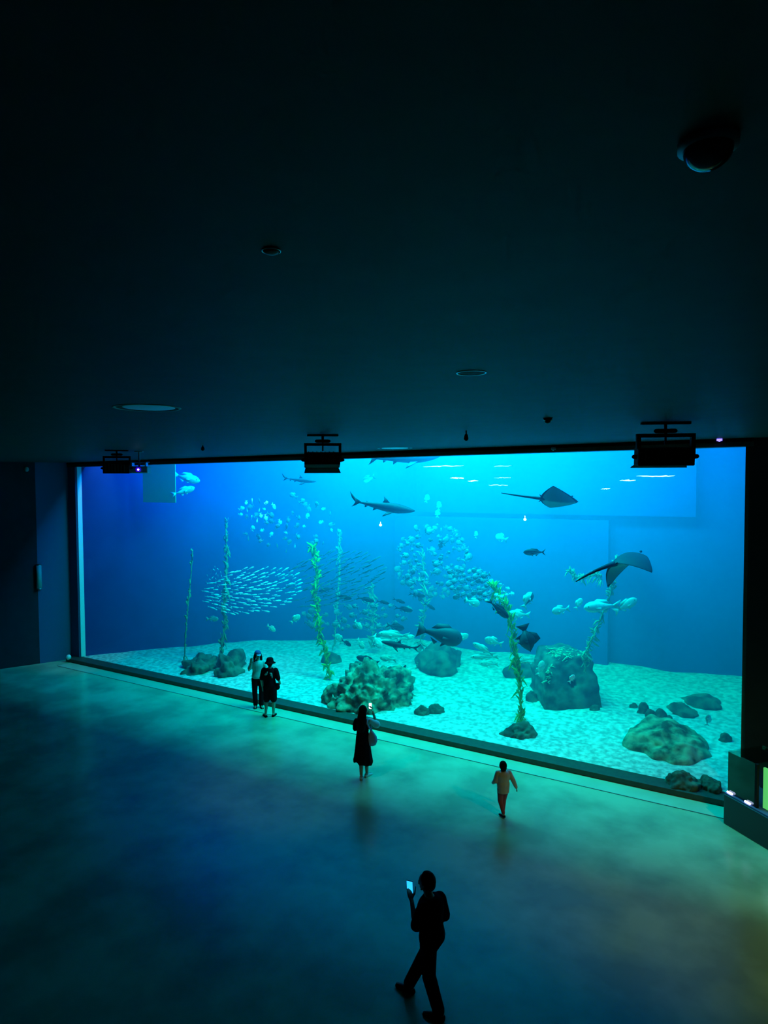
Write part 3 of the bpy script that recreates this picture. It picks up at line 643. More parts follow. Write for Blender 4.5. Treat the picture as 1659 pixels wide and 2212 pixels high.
# ------------------------------------------------------------------ ceiling fittings
def projector(px, py_ceiling, px_w, rotz_extra, body_tilt, label, name='stage_light'):
    """black flood light in a square yoke under the ceiling"""
    top = at_z(px, py_ceiling, ZC); k = mpp(top); W = px_w * k
    th = thing(name, top, YAW + rotz_extra, label, 'stage light', 'black stage lights under the ceiling'); th.scale = (1, 1, max(.88, min(1, W / .84)))
    bm = bmesh.new(); box(bm, (-W * .42, -.05, -.035), (W * .42, .05, 0)); bevel(bm, .006); obj('mounting_rail', bm, 'black', th, False)
    bm = bmesh.new(); tube(bm, [(0, 0, -.03), (0, 0, -.16)], .022, 10); tube(bm, [(-W * .16, 0, -.13), (W * .16, 0, -.13)], .035, 10); obj('clamp', bm, 'black', th)
    z1 = -.17
    bm = bmesh.new()
    for a, b in (((-W * .5, -.04, z1 - .055), (W * .5, .04, z1)), ((-W * .5, -.04, z1 - .38), (-W * .43, .04, z1)), ((W * .43, -.04, z1 - .38), (W * .5, .04, z1)), ((-.012, -.02, z1 - .16), (.012, .02, z1))): box(bm, a, b)
    obj('yoke', bm, 'black', th, False)
    bm = bmesh.new(); mt = Matrix.Translation((0, 0, z1 - .32)) @ Matrix.Rotation(body_tilt, 4, 'X')
    box(bm, (-W * .5, -.13, -.15), (W * .46, .13, .11), 0, mt); bevel(bm, .015)
    h = obj('housing', bm, 'black', th, False)
    bm = bmesh.new()
    for i in range(7): box(bm, (-W * .4 + i * W * .11, -.155, -.10), (-W * .4 + i * W * .11 + .02, -.14, .11), 0, mt)
    obj('cooling_fins', bm, 'dark', h, False)
    bm = bmesh.new(); box(bm, (-W * .44, .16, -.13), (W * .40, .175, .11), 0, mt); obj('lens', bm, 'dark', h, False)
    bm = bmesh.new(); q = [(-W * .47, .15, -.15), (W * .43, .15, -.15), (W * .50, .30, -.21), (-W * .50, .30, -.21)]
    vs = [bm.verts.new(mt @ V(c)) for c in q]; v2 = [bm.verts.new(mt @ (V(c) + V((0, 0, .012)))) for c in q]
    bm.faces.new(vs); bm.faces.new(v2[::-1])
    for i in range(4): bm.faces.new((vs[i], v2[i], v2[(i + 1) % 4], vs[(i + 1) % 4]))
    obj('barn_door', bm, 'black', h, False)
    for s in (-1, 1):
        bm = bmesh.new(); tube(bm, [(s * W * .50, 0, z1 - .34), (s * W * .535, 0, z1 - .34)], .035, 10); obj('knob', bm, 'black', th)
    return th
projector(1438, 912, 122, -.10, .10, 'largest black stage light in a square yoke, over the bright column of water')
projector(697, 939, 80, .12, -.25, 'black stage light with an open yoke, hanging over the middle of the window')
projector(252, 972, 56, .3, .2, 'black stage light next to the small grey projector')
# grey video projector with a glowing lens beside the leftmost light
top = at_z(300, 975, ZC); k = mpp(top)
th = thing('video_projector', top, YAW + .15, 'small grey projector with a glowing blue lens, hung in front of the window corner', 'projector')
zc = at_y(302, 1014, top.y).z - top.z
bm = bmesh.new(); box(bm, (-.22, -.20, zc - .095), (.24, .25, zc + .075)); bevel(bm, .02); obj('housing', bm, 'grey', th, False)
bm = bmesh.new(); q = (.02, -.205, zc - .01); tube(bm, [(q[0], -.20, q[2]), (q[0], -.235, q[2])], .062, 20, round_ends=False); l = obj('lens', bm, 'led_blue', th)
bm = bmesh.new(); ell(bm, (q[0] + .003, -.238, q[2]), (.028, .006, .020), 0, 10); obj('lens_core', bm, 'led_spot', l)
bm = bmesh.new(); box(bm, (-.02, -.02, zc + .07), (.02, .02, 0)); box(bm, (-.10, -.08, -.02), (.10, .08, 0)); obj('ceiling_mount', bm, 'grey', th, False)
bm = bmesh.new()
for x in (-.16, .18): box(bm, (x - .012, -.14, zc + .075), (x + .012, .16, zc + .19))
box(bm, (-.20, -.14, zc + .17), (.22, -.11, zc + .20)); box(bm, (-.20, .13, zc + .17), (.22, .16, zc + .20)); box(bm, (-.2, -.02, zc + .18), (.22, .02, zc + .2)); obj('bracket', bm, 'chrome', th, False)
# round ceiling fittings
M['shade_dark'] = mat('recess_shade_black', (.012, .014, .016), .8)
M['ceil_ring'] = mat('pale_trim', (.3, .33, .33), .6)
def downlight(px, py, w_px, label, dome=.0, ring='grey', disc='white', name='downlight', cat='ceiling light', off=(0, 0)):
    c = at_z(px, py, ZC); k = mpp(c); r = w_px * k / 2
    th = thing(name, c, 0, label, cat)
    bm = bmesh.new(); n = 40; prof = [(r * .90, 0), (r * .92, -.006), (r * .98, -.006), (r, 0)]
    vs = [[bm.verts.new((a * math.cos(2 * PI * i / n), a * math.sin(2 * PI * i / n), z)) for a, z in prof] for i in range(n)]
    for i in range(n):
        for j in range(4): bm.faces.new((vs[i][j], vs[(i + 1) % n][j], vs[(i + 1) % n][(j + 1) % 4], vs[i][(j + 1) % 4]))
    obj('trim_ring', bm, ring, th)
    bm = bmesh.new(); ell(bm, (0, 0, 0), (r * .91, r * .91, .006), 0, 28); obj('recess_shade', bm, 'shade_dark', th)  # flat black disc stands in for the shade inside a recess
    if disc:
        o_ = (RT * off[0] - V((FW.x, FW.y, 0)) * off[1]) * r
        bm = bmesh.new(); ell(bm, (o_.x, o_.y, -.006), (r * .76, r * .76, .012), 0, 28); obj('diffuser', bm, disc, th)
    return th
downlight(318, 881, 142, 'large round recessed ceiling light near the corner with the stage light and projector', ring='ceil_ring', off=(.12, .2))
downlight(853, 968, 76, 'large round ceiling light seen edge on close above the window', ring='ceil_ring', off=(0, .2))
downlight(1018, 805, 66, 'round ceiling light with a bright rim halfway up the dark ceiling', ring='chrome', disc=None)
downlight(586, 540, 42, 'small round fitting alone high in the dark ceiling', ring='chrome', disc='ceil_ring')
c = at_z(1530, 305, ZC); k = mpp(c)
th = thing('dome_camera', c, 0, 'dark glossy dome fitting in the upper corner of the ceiling with a white glint', 'ceiling dome')
bm = bmesh.new(); tube(bm, [(0, 0, 0), (0, 0, -.02)], .075, 28, round_ends=False); obj('base', bm, 'grey', th)
M['smoked'] = mat('smoked_dome', (.03, .05, .05), .08, spec=1)
bm = bmesh.new(); ell(bm, (0, 0, -.02), (.062, .062, .055), 0, 28); obj('dome', bm, 'smoked', th)
def hanging(px, pyb, ytop, rpx, label, name):
    c = at_z(px, ytop, ZC); k = mpp(c); z = at_y(px, pyb, c.y).z - ZC
    th = thing(name, c, 0, label, 'sensor'); bm = bmesh.new(); tube(bm, [(0, 0, 0), (0, 0, z * .5)], .012, 8); obj('rod', bm, 'black', th)
    bm = bmesh.new(); tube(bm, [(0, 0, z * .5), (0, 0, z * .8)], [rpx * k * .8, rpx * k], 12); obj('head', bm, 'black', th)
hanging(1007, 952, 930, 5, 'small black pendant sensor hanging between the two right stage lights', 'pendant_sensor')
hanging(438, 972, 962, 4, 'tiny black pendant sensor hanging above the pale fish pair', 'pendant_sensor')
c = at_z(1183, 903, ZC); th = thing('smoke_detector', c, YAW, 'small ceiling fitting showing two tiny glints, below the bright-rimmed round light', 'detector')
bm = bmesh.new(); tube(bm, [(0, 0, 0), (0, 0, -.03)], [.07, .05], 16); obj('base', bm, 'dark', th)
for s in (-1, 1):
    bm = bmesh.new(); ell(bm, (s * .045, -.03, -.035), (.016, .012, .008), 0, 8); obj('clip', bm, 'chrome', th)
for px, py, mm, lb in ((1554, 951, 'led_violet', 'tiny violet indicator lamp on the lintel beside the largest stage light'), (1195, 971, 'grey', 'tiny pale lamp head on the lintel over the bright water')):
    c = at_y(px, py, YW - .08); bm = bmesh.new(); ell(bm, (0, 0, 0), (.028, .03, .03), 0, 12); box(bm, (-.05, .0, -.01), (.05, .05, .05)); o = obj('indicator_lamp', bm, mm); o.location = c; tag(o, lb, 'indicator lamp')
# tube-shaped sconce on the angled wall
def on_wall(px, py):
    d = ray(px, py); n = V((dL.y, -dL.x, 0)); return EYE + d * ((pL2 - EYE).dot(n) / d.dot(n))
a, b = on_wall(83, 1219), on_wall(84, 1272); nrm = V((-dL.y, dL.x, 0)); nrm = nrm if nrm.x > 0 else -nrm
th = thing('wall_sconce', (a + b) / 2, math.atan2(dL.y, dL.x), 'dim tube-shaped wall light on the dark side wall', 'wall light'); hh = (a.z - b.z) / 2
s = 1 if (Matrix.Rotation(math.atan2(dL.y, dL.x), 3, 'Z') @ V((0, 1, 0))).dot(nrm) > 0 else -1
bm = bmesh.new(); box(bm, (-.10, 0, -hh), (.10, s * .03, hh)); obj('back_plate', bm, 'dark', th, False)
bm = bmesh.new(); tube(bm, [(0, s * .09, -hh), (0, s * .09, hh)], .09, 20, round_ends=False); obj('tube_shade', bm, 'grey', th)
for z in (-hh, hh - .03):
    bm = bmesh.new(); tube(bm, [(0, s * .09, z), (0, s * .09, z + .03)], .095, 20, round_ends=False); obj('end_cap', bm, 'chrome', th)
p = at_z(150, 1424, .1); th = thing('floor_spotlight', (p.x, p.y, 0), 0, 'small pale spotlight on the floor where the kerb meets the side wall', 'spotlight')
bm = bmesh.new(); tube(bm, [(0, 0, 0), (0, 0, .05)], .06, 14, round_ends=False); obj('base', bm, 'dark', th)
bm = bmesh.new(); tube(bm, [(-.03, 0, .12), (.03, -.05, .2)], [.07, .09], 14); obj('head', bm, 'white', th)
p = on_wall(57, 1014); bm = bmesh.new(); ell(bm, (0, 0, 0), (.07, .07, .09), 0, 14); box(bm, (-.1, -.02, -.02), (.0, .02, .02)); o = obj('wall_sensor', bm, 'grey'); o.location = p + nrm * .08; tag(o, 'tiny pale sensor high on the dark side wall', 'sensor')

# ------------------------------------------------------------------ lit display case by the window corner
q0 = at_z(1562, 1778, 0)                      # front lower corner of the plinth
ax = V((.76, -.65, 0)).normalized(); ay = V((.65, .76, 0)).normalized()
th = thing('display_case', q0, math.atan2(ax.y, ax.x), 'glass display case with white lights inside on a black plinth at the window corner', 'display case')
Z0 = .57; zt = 1.38; Lc = .62; Dc = .9
bm = bmesh.new(); box(bm, (0, 0, 0), (3.4, 1.5, Z0)); bevel(bm, .02); obj('plinth', bm, 'dark', th, False)
bm = bmesh.new(); box(bm, (.0, .02, Z0), (3.4, 1.5, Z0 + .03)); obj('plinth_top', bm, 'wall2', th, False)
gx0 = .02
def pane(name, lo, hi, m, par=th): bm = bmesh.new(); box(bm, lo, hi); return obj(name, bm, m, par, False)
pane('side_pane', (gx0, .08, Z0 + .03), (gx0 + Lc, .095, zt), 'smoked_glass')
pane('side_pane', (gx0, Dc, Z0 + .03), (gx0 + Lc, Dc + .015, zt), 'case_glass')
pane('end_pane', (gx0, .08, Z0 + .03), (gx0 + .015, Dc, zt), 'case_glass')
pane('end_pane', (gx0 + Lc - .015, .095, Z0 + .03), (gx0 + Lc, Dc, zt), 'case_glass')
pane('lid', (gx0, .08, zt), (gx0 + Lc, Dc + .015, zt + .025), 'case_glass')
pane('corner_post', (gx0 + Lc, .07, Z0 + .03), (gx0 + Lc + .05, .12, zt + .02), 'black')
pane('back_board', (gx0 + .03, Dc - .06, Z0 + .03), (gx0 + Lc - .03, Dc - .03, zt - .03), 'cloth_black')
for x in (gx0 + .03, gx0 + Lc - .18):
    bm = bmesh.new(); tube(bm, [(x, .05, Z0 + .055), (x + .10, .05, Z0 + .055)], .020, 10); obj('light_strip', bm, 'led_white', th)['label'] = 'glowing white light strip'
bm = bmesh.new(); box(bm, (gx0 + Lc + .10, .16, Z0 + .05), (gx0 + Lc + 1.2, .20, zt - .02)); sg = obj('lit_panel', bm, 'sign_green', th, False); sg['label'] = 'glowing green panel'
bm = bmesh.new()
for i in range(3): tube(bm, [(gx0 + Lc + .26 + i * .3, .15, Z0 + .42), (gx0 + Lc + .38 + i * .3, .15, Z0 + .36 + .1 * (i % 2))], .03, 8)
obj('panel_print', bm, 'led_white', sg)
# ------------------------------------------------------------------ people
def hand(bm, w, fdir, palm, side, k=1.0, curl=.5, spread=.18):
    """hand at wrist w; fdir = finger direction, palm = palm normal, side = thumb side"""
    w, f, p, s = V(w), V(fdir).normalized(), V(palm).normalized(), V(side).normalized()
    rings = []
    for t, a, b in ((-.01, .024, .019), (.02, .033, .016), (.05, .042, .015), (.085, .042, .013), (.10, .036, .010)):
        c = w + f * t * k; rings.append([c + s * math.cos(2 * PI * i / 10) * a * k + p * math.sin(2 * PI * i / 10) * b * k for i in range(10)])
    skin(bm, rings)
    for i, (o, L) in enumerate(((.031, .068), (.011, .078), (-.010, .072), (-.030, .056))):
        b = w + f * .09 * k + s * o * k; d = (f + s * o * spread * 12).normalized(); pts = [b]
        for q, r in ((.42, .5), (.33, 1.1), (.25, 1.6)):
            a = curl * r; pts.append(pts[-1] + (d * math.cos(a) + p * math.sin(a)) * L * q * k)
        tube(bm, pts, [.0095 * k, .009 * k, .0085 * k, .007 * k], 8)
    b = w + f * .03 * k + s * .03 * k
    tube(bm, [b, b + (s * .8 + f * .6 + p * .3) * .035 * k, b + (s * .8 + f * 1.3 + p * .7 * (curl + .4)) * .055 * k], [.013 * k, .011 * k, .008 * k], 8)
def head(bm, c, fwd, k=1.0, tilt=0):
    """head centred at c looking along fwd"""
    f = V(fwd); f.normalize(); s = f.cross(UPZ).normalized(); u = s.cross(f)
    Mx = Matrix((s, f, u)).transposed()
    def fn(p):
        q = V(p)
        if q.z < 0: q.x *= 1 - .32 * (-q.z) ** 1.3; q.y = q.y * (1 - .12 * -q.z) + .10 * -q.z
        if q.y > .5 and -.1 < q.z < .25: q.y -= .05
        if q.z > 0 and q.y < 0: q.y *= 1.06
        return q
    ell(bm, c, (.077 * k, .097 * k, .118 * k), 0, 24, fn, Mx)
    def at(x, y, z): return V(c) + Mx @ V((x * k, y * k, z * k))
    tube(bm, [at(0, .088, .018), at(0, .104, -.012), at(0, .107, -.026)], [.008 * k, .012 * k, .013 * k], 8)       # nose
    for x in (-.032, .032):
        ell(bm, at(x, .082, .012), (.013 * k,) * 3, 0, 10)                                                         # eyes
        ell(bm, at(x, .086, .030), (.020 * k, .008 * k, .006 * k), 0, 8, None, Mx)                                 # brow
        ell(bm, at(math.copysign(.080, x), -.004, -.004), (.010 * k, .019 * k, .032 * k), 0, 10, None, Mx)         # ears
    ell(bm, at(0, .092, -.052), (.026 * k, .010 * k, .006 * k), 0, 10, None, Mx); ell(bm, at(0, .090, -.064), (.022 * k, .010 * k, .007 * k), 0, 10, None, Mx)
    ell(bm, at(0, .080, -.092), (.022 * k, .016 * k, .014 * k), 0, 10, None, Mx)                                   # chin
    return at, Mx
def torso_rings(J, g=0.0, female=False, top=True, low=0):
    """elliptical cross sections from crotch to neck root; g = how far cloth stands off"""
    hx, sx, ch = .165, .178, 1.0
    rows = [(-.10, .10, .085), (-.04, .155, .11), (.03, hx, .118), (.10, .152, .108), (.20, .135, .098), (.30, .148, .108), (.40, .168, .116), (.47, .172, .108), (.52, .150, .090), (.555, .095, .070), (.58, .058, .058)]
    P, C = J['pelvis'], J['neck']; out = []
    sh = (J['shR'] - J['shL']); sh.z = 0; sh.normalize(); hp = (J['hipR'] - J['hipL']); hp.z = 0; hp.normalize()
    H_ = (C - P).length / .575
    for z, a, b in rows[low:]:
        t = max(0, min(1, z / .575)); c = P.lerp(C, t) if z >= 0 else P + V((0, 0, z)); c = c + (J.get('bow', V((0, 0, 0)))) * math.sin(PI * t)
        s = hp.lerp(sh, t).normalized(); f = UPZ.cross(s)
        k = J['k'] * J.get('girth', 1)
        out.append([c + s * math.cos(2 * PI * i / 20) * (a * k + g) + f * math.sin(2 * PI * i / 20) * (b * k + g) for i in range(20)])
    return out
def person(loc, rotz, J, label, height_note=None, child=False, hands=None, shoes='black', shoe_len=.27):
    th = thing('person', loc, rotz, label, 'person', None)
    k = J['k']; bm = bmesh.new()
    skin(bm, torso_rings(J))
    for s in 'LR':
        hip, kn, an = J['hip' + s], J['kn' + s], J['an' + s]
        tube(bm, [hip, hip.lerp(kn, .35), kn, kn.lerp(an, .3), an], [.088 * k, .080 * k, .053 * k, .056 * k, .035 * k], 14)
        fd = J['foot' + s].normalized()
        tube(bm, [an + V((0, 0, -.02 * k)) - fd * .035 * k, an + fd * .10 * k + V((0, 0, -.052 * k)), an + fd * .17 * k + V((0, 0, -.06 * k))], [.036 * k, .034 * k, .024 * k], 10)
        sh, el, wr = J['sh' + s], J['el' + s], J['wr' + s]
        tube(bm, [sh, sh.lerp(el, .4), el, el.lerp(wr, .35), wr], [.052 * k, .048 * k, .036 * k, .037 * k, .024 * k], 12)
        hd = J['hand' + s]; hand(bm, wr, hd[0], hd[1], hd[2], k * (1.05 if child else 1), hd[3] if len(hd) > 3 else .35)
    hc = J['head']; tube(bm, [J['neck'] - V((0, 0, .03 * k)), hc - V((0, 0, .06 * k))], [.055 * k, .050 * k], 14)
    hk = J.get('hk', k)
    at, Mx = head(bm, hc, J['look'], hk)
    b = obj('body', voxel(bm, .0085 if not child else .0065, 2), 'skin', th)
    for s in 'LR':
        if shoes:
            an, fd = J['an' + s], J['foot' + s].normalized(); sd = fd.cross(UPZ).normalized(); z0 = an.z - .085 * k
            bm = bmesh.new(); rings = []
            for t, w, h in ((-.075, .030, .055), (-.05, .038, .085), (0, .040, .095), (.05, .043, .075), (.11, .048, .055), (.16, .044, .042), (.195, .026, .028)):
                c = V((an.x, an.y, 0)) + fd * t * k
                rings.append([V((c.x, c.y, z0)) + sd * w * k * x + UPZ * h * k * z for x, z in ((-1, 0), (-1, .35), (-.75, .8), (-.3, 1), (.3, 1), (.75, .8), (1, .35), (1, 0))])
            skin(bm, rings); obj('shoe', bm, shoes, th)
    return th, at, Mx
def cloth(name, parts, m, th, size=.011, label=None):
    bm = bmesh.new()
    for kind, *a in parts:
        if kind == 'rings': skin(bm, a[0])
        elif kind == 'tube': tube(bm, a[0], a[1], 14)
        elif kind == 'ell': ell(bm, *a)
    o = obj(name, voxel(bm, size, 2), m, th)
    if label: o['label'] = label
    return o
def base_pose(h):
    k = h / 1.70; Q = lambda x, y, z: V((x, y, z)) * k
    J = dict(k=k, pelvis=Q(0, 0, .93), neck=Q(0, 0, 1.435), head=Q(0, .02, 1.585), look=V((0, 1, -.05)))
    for s, e in (('L', -1), ('R', 1)):
        J['hip' + s] = Q(e * .09, 0, .88); J['kn' + s] = Q(e * .10, .015, .48); J['an' + s] = Q(e * .105, -.01, .085); J['foot' + s] = V((e * .15, 1, 0))
        J['sh' + s] = Q(e * .175, -.005, 1.37); J['el' + s] = Q(e * .235, -.03, 1.10); J['wr' + s] = Q(e * .25, .05, .87)
        J['hand' + s] = (V((0, .1, -1)), V((-e, 0, 0)), V((0, 1, 0)), .35)
    return J, Q
def ring_at(c, a, b, n=28, s=V((1, 0, 0)), f=V((0, 1, 0)), wav=0, ph=0, wn=7):
    return [c + s * math.cos(2 * PI * i / n) * a * (1 + wav * math.sin(wn * 2 * PI * i / n + ph)) + f * math.sin(2 * PI * i / n) * b * (1 + wav * math.sin(wn * 2 * PI * i / n + ph)) for i in range(n)]
def foot(px, py): return at_z(px, py, 0)
VIEW = math.atan2(-FW.x, FW.y)     # rotation that faces a figure away from the camera

# --- visitor in the pale shirt, facing us with one hand raised
f0 = foot(558, 1528); hgt = 1.67
J, Q = base_pose(hgt)
J['shL'] = Q(-.165, 0, 1.36); J['shR'] = Q(.165, 0, 1.36)
J['elR'] = Q(.27, .05, 1.15); J['wrR'] = Q(.20, .14, 1.38); J['handR'] = (V((-.05, .0, 1)), V((0, 1, 0)), V((-1, .2, 0)), .25)
J['elL'] = Q(-.27, .06, 1.12); J['wrL'] = Q(-.37, .22, 1.24); J['handL'] = (V((-.8, .6, .25)), V((0, 0, -1)), V((.5, .8, 0)), .3)
J['anR'] = Q(.08, -.02, .085); J['anL'] = Q(-.085, .03, .085); J['look'] = V((-.25, 1, -.12))
th, at, Mx = person((f0.x, f0.y, 0), VIEW + PI + .25, J, 'person in a pale shirt, dark trousers and blue cap with one hand raised', shoes='cloth_black')
k = J['k']
tr = torso_rings(J, .022); 
hem = [[p + V((0, 0, 0)) for p in r] for r in tr[1:10]]
cloth('shirt', [('rings', hem), ('tube', [J['shR'], J['shR'].lerp(J['elR'], .75)], [.075 * k, .062 * k]), ('tube', [J['shL'], J['shL'].lerp(J['elL'], .75)], [.075 * k, .062 * k])], 'shirt_light', th)
cloth('trousers', [('rings', torso_rings(J, .014)[:4])] + [('tube', [J['hip' + s], J['kn' + s], J['an' + s] + V((0, 0, .0))], [.105 * k, .078 * k, .066 * k]) for s in 'LR'], 'cloth_black', th)
bm = bmesh.new()
ell(bm, at(0, -.02, .02), (.098 * k, .105 * k, .12 * k), 0, 20, lambda p: V((p.x, min(p.y, .25), p.z)), Mx)
for s in (-1, 1): tube(bm, [at(s * .075, .0, .04), at(s * .098, .01, -.06), at(s * .105, .02, -.16), at(s * .09, .04, -.23)], [.035 * k, .042 * k, .040 * k, .02 * k], 10)
obj('hair', voxel(bm, .009), 'hair', th)
bm = bmesh.new(); ell(bm, at(0, -.005, .055), (.100 * k, .115 * k, .088 * k), 0, 24, lambda p: V((p.x, p.y, max(p.z, -.1))), Mx)
cp_ = obj('cap', bm, 'cap', th)
bm = bmesh.new(); a0 = at(0, 0, .045); tube(bm, [at(-.05, .105, .045), at(0, .125, .045), at(.05, .105, .045)], .018 * k, 10, flat=.5); ell(bm, at(0, .13, .04), (.062 * k, .05 * k, .008 * k), 0, 16, None, Mx); obj('cap_brim', bm, 'cap_band', cp_)
# --- visitor in the bucket hat seen from behind
f0 = foot(584, 1548); J, Q = base_pose(1.64)
J['anL'] = Q(-.13, -.03, .085); J['anR'] = Q(.085, .04, .085); J['knL'] = Q(-.11, .02, .48); J['knR'] = Q(.09, .05, .48)
J['footL'] = V((-.6, .8, 0)); J['footR'] = V((.1, 1, 0))
J['elR'] = Q(.27, -.03, 1.10); J['wrR'] = Q(.27, .14, .95); J['handR'] = (V((-.3, .8, -.3)), V((-1, 0, 0)), V((0, .2, 1)), .8)
J['elL'] = Q(-.25, -.02, 1.09); J['wrL'] = Q(-.24, .05, .86); J['look'] = V((-.15, 1, -.05))
th, at, Mx = person((f0.x, f0.y, 0), VIEW - .12, J, 'person in a bucket hat, black printed t-shirt and dark shorts seen from behind', shoes='cloth_black')
k = J['k']; tr = torso_rings(J, .026)
tee = cloth('t_shirt', [('rings', tr[1:11])] + [('tube', [J['sh' + s], J['sh' + s].lerp(J['el' + s], .85)], [.082 * k, .070 * k]) for s in 'LR'], 'cloth_black', th)
bm = bmesh.new()
for cx, cz, w, h in ((-.055, 1.29, .055, .045), (-.04, 1.335, .022, .03), (.075, 1.28, .035, .055), (.10, 1.22, .012, .05), (-.095, 1.27, .03, .02), (.05, 1.32, .02, .02)):
    ell(bm, Q(cx, -.118 - .0, cz), (w * k, .022, h * k), 0, 12)
pr_ = obj('shirt_print', bm, 'print', tee); pr_['kind'] = 'stuff'
cloth('shorts', [('rings', torso_rings(J, .02)[:5])] + [('tube', [J['hip' + s], J['kn' + s] + V((0, 0, .02))], [.115 * k, .098 * k]) for s in 'LR'], 'cloth_black', th)
bm = bmesh.new(); ell(bm, at(0, -.02, .0), (.088 * k, .10 * k, .11 * k), 0, 18, lambda p: V((p.x, min(p.y, .3), p.z)), Mx); obj('hair', bm, 'hair', th)
bm = bmesh.new(); n = 32
skin(bm, [ring_at(at(0, -.005, z), a * k, a * 1.1 * k, n, V(Mx.col[0]), V(Mx.col[1]), wv, .6, 3) for z, a, wv in ((-.012, .158, .05), (-.004, .160, .05), (.03, .122, .02), (.06, .106, 0), (.12, .096, 0), (.150, .070, 0), (.158, .03, 0))])
obj('bucket_hat', bm, 'cloth_black', th)
bm = bmesh.new(); tube(bm, [Q(.20, .02, .93), Q(.215, .03, .85)], .062 * k, 12, flat=1.3); o = obj('waist_pouch', bm, 'cloth_black', th)
# --- woman with the raised phone
f0 = foot(785, 1680); J, Q = base_pose(1.62)
J['anL'] = Q(-.04, -.07, .085); J['anR'] = Q(.075, .07, .085); J['knL'] = Q(-.05, -.01, .47); J['knR'] = Q(.06, .07, .48)
J['shL'] = Q(-.155, 0, 1.345); J['shR'] = Q(.155, .01, 1.355); J['elR'] = Q(.30, .14, 1.22); J['wrR'] = Q(.20, .28, 1.47); J['handR'] = (V((-.35, .15, .95)), V((-.6, -.5, 0)), V((-.6, -.5, .2)), .5)
J['elL'] = Q(-.20, .10, 1.12); J['wrL'] = Q(-.06, .26, 1.24); J['handL'] = (V((.4, .3, .9)), V((.5, .5, 0)), V((.6, .2, .2)), .5)
J['look'] = V((.12, 1, .02)); J['footL'] = V((-.1, 1, 0)); J['footR'] = V((.5, .9, 0)); J['girth'] = .9
th, at, Mx = person((f0.x, f0.y, 0), VIEW - .1, J, 'person with long black hair in a black midi dress holding up a phone', shoes='shoe_white')
k = J['k']; tr = torso_rings(J, .018)
rings = [ring_at(Q(-.01, 0, z), a * k, b * k, 56, wav=wv, ph=.5, wn=9) for z, a, b, wv in ((.40, .225, .20, .06), (.42, .222, .198, .055), (.60, .195, .175, .04), (.78, .175, .155, .025), (.95, .160, .135, .01), (1.08, .140, .115, 0), (1.2, .148, .118, 0), (1.32, .155, .105, 0), (1.375, .13, .085, 0), (1.41, .08, .07, 0))]
for i, q in enumerate(rings[0]): q.z += .05 * k * math.sin(i * .9) - .04 * k * (q.x / (.2 * k))
bm = bmesh.new(); skin(bm, rings); obj('dress', bm, 'cloth_black', th)
for s in 'LR':
    cloth('sleeve', [('tube', [J['sh' + s], J['sh' + s].lerp(J['el' + s], .5), J['el' + s] + V((0, 0, .0))], [.062 * k, .075 * k, .060 * k] if s == 'L' else [.062 * k, .070 * k, .092 * k])], 'cloth_black' if s == 'L' else 'sleeve', th, label=None if s == 'L' else 'pale puffed sleeve')
bm = bmesh.new(); ell(bm, at(0, -.02, .01), (.100 * k, .108 * k, .128 * k), 0, 20, lambda p: V((p.x, min(p.y, .35), p.z)), Mx)
tube(bm, [at(0, -.06, -.02), at(-.005, -.09, -.14), at(-.02, -.10, -.28), at(-.02, -.115, -.42), at(-.02, -.11, -.50)], [.10 * k, .115 * k, .125 * k, .10 * k, .05 * k], 16, flat=.55)
obj('hair', voxel(bm, .010), 'hair', th)
def phone(name_label, world, ex, ez, scr, w=.075, h=.155):
    """phone at world; ex = width direction, ez = long direction"""
    ex, ez = V(ex).normalized(), V(ez).normalized(); ez = (ez - ex * ez.dot(ex)).normalized(); ey = ez.cross(ex)
    t = bpy.data.objects.new('smartphone', None); COL.objects.link(t); t.matrix_world = Matrix.Translation(world) @ Matrix((ex, ey, ez)).transposed().to_4x4(); tag(t, name_label, 'phone')
    bm = bmesh.new(); box(bm, (-w / 2, -.004, -h / 2), (w / 2, .004, h / 2)); bevel(bm, .003); obj('case', bm, 'dark', t, False)
    bm = bmesh.new(); box(bm, (-w / 2 + .004, -.0055, -h / 2 + .008), (w / 2 - .004, -.004, h / 2 - .008)); obj('screen', bm, scr, t, False)['label'] = 'lit screen'
    return t
W_ = Matrix.Translation(th.location) @ Matrix.Rotation(th.rotation_euler.z, 4, 'Z')
ph = W_ @ (J['wrR'] + Q(-.065, .02, .13))
phone('small phone with a bright screen held up by the person with long hair', ph, RT, UPZ + FW * .25, 'screen', .068, .14)
t = thing('shoulder_bag', W_ @ Q(.205, -.03, .95), th.rotation_euler.z, 'pale lavender shoulder bag hanging at the right hip of the long-haired person', 'bag')
bm = bmesh.new(); skin(bm, [ring_at(Q(x, 0, z), a * k, b * k, 20) for x, z, a, b in ((0, -.17, .05, .03), (.01, -.15, .085, .05), (.02, -.05, .115, .065), (.015, .05, .10, .06), (0, .13, .06, .045), (-.01, .18, .03, .03))]); obj('pouch', bm, 'bag', t)
bm = bmesh.new(); tube(bm, [Q(-.01, 0, .17), Q(-.055, -.055, .28), Q(-.10, -.08, .38), Q(-.08, -.03, .455), Q(-.06, .07, .40), Q(-.03, .08, .28), Q(0, .02, .17)], .011, 8, flat=2); obj('strap', bm, 'bag', t)
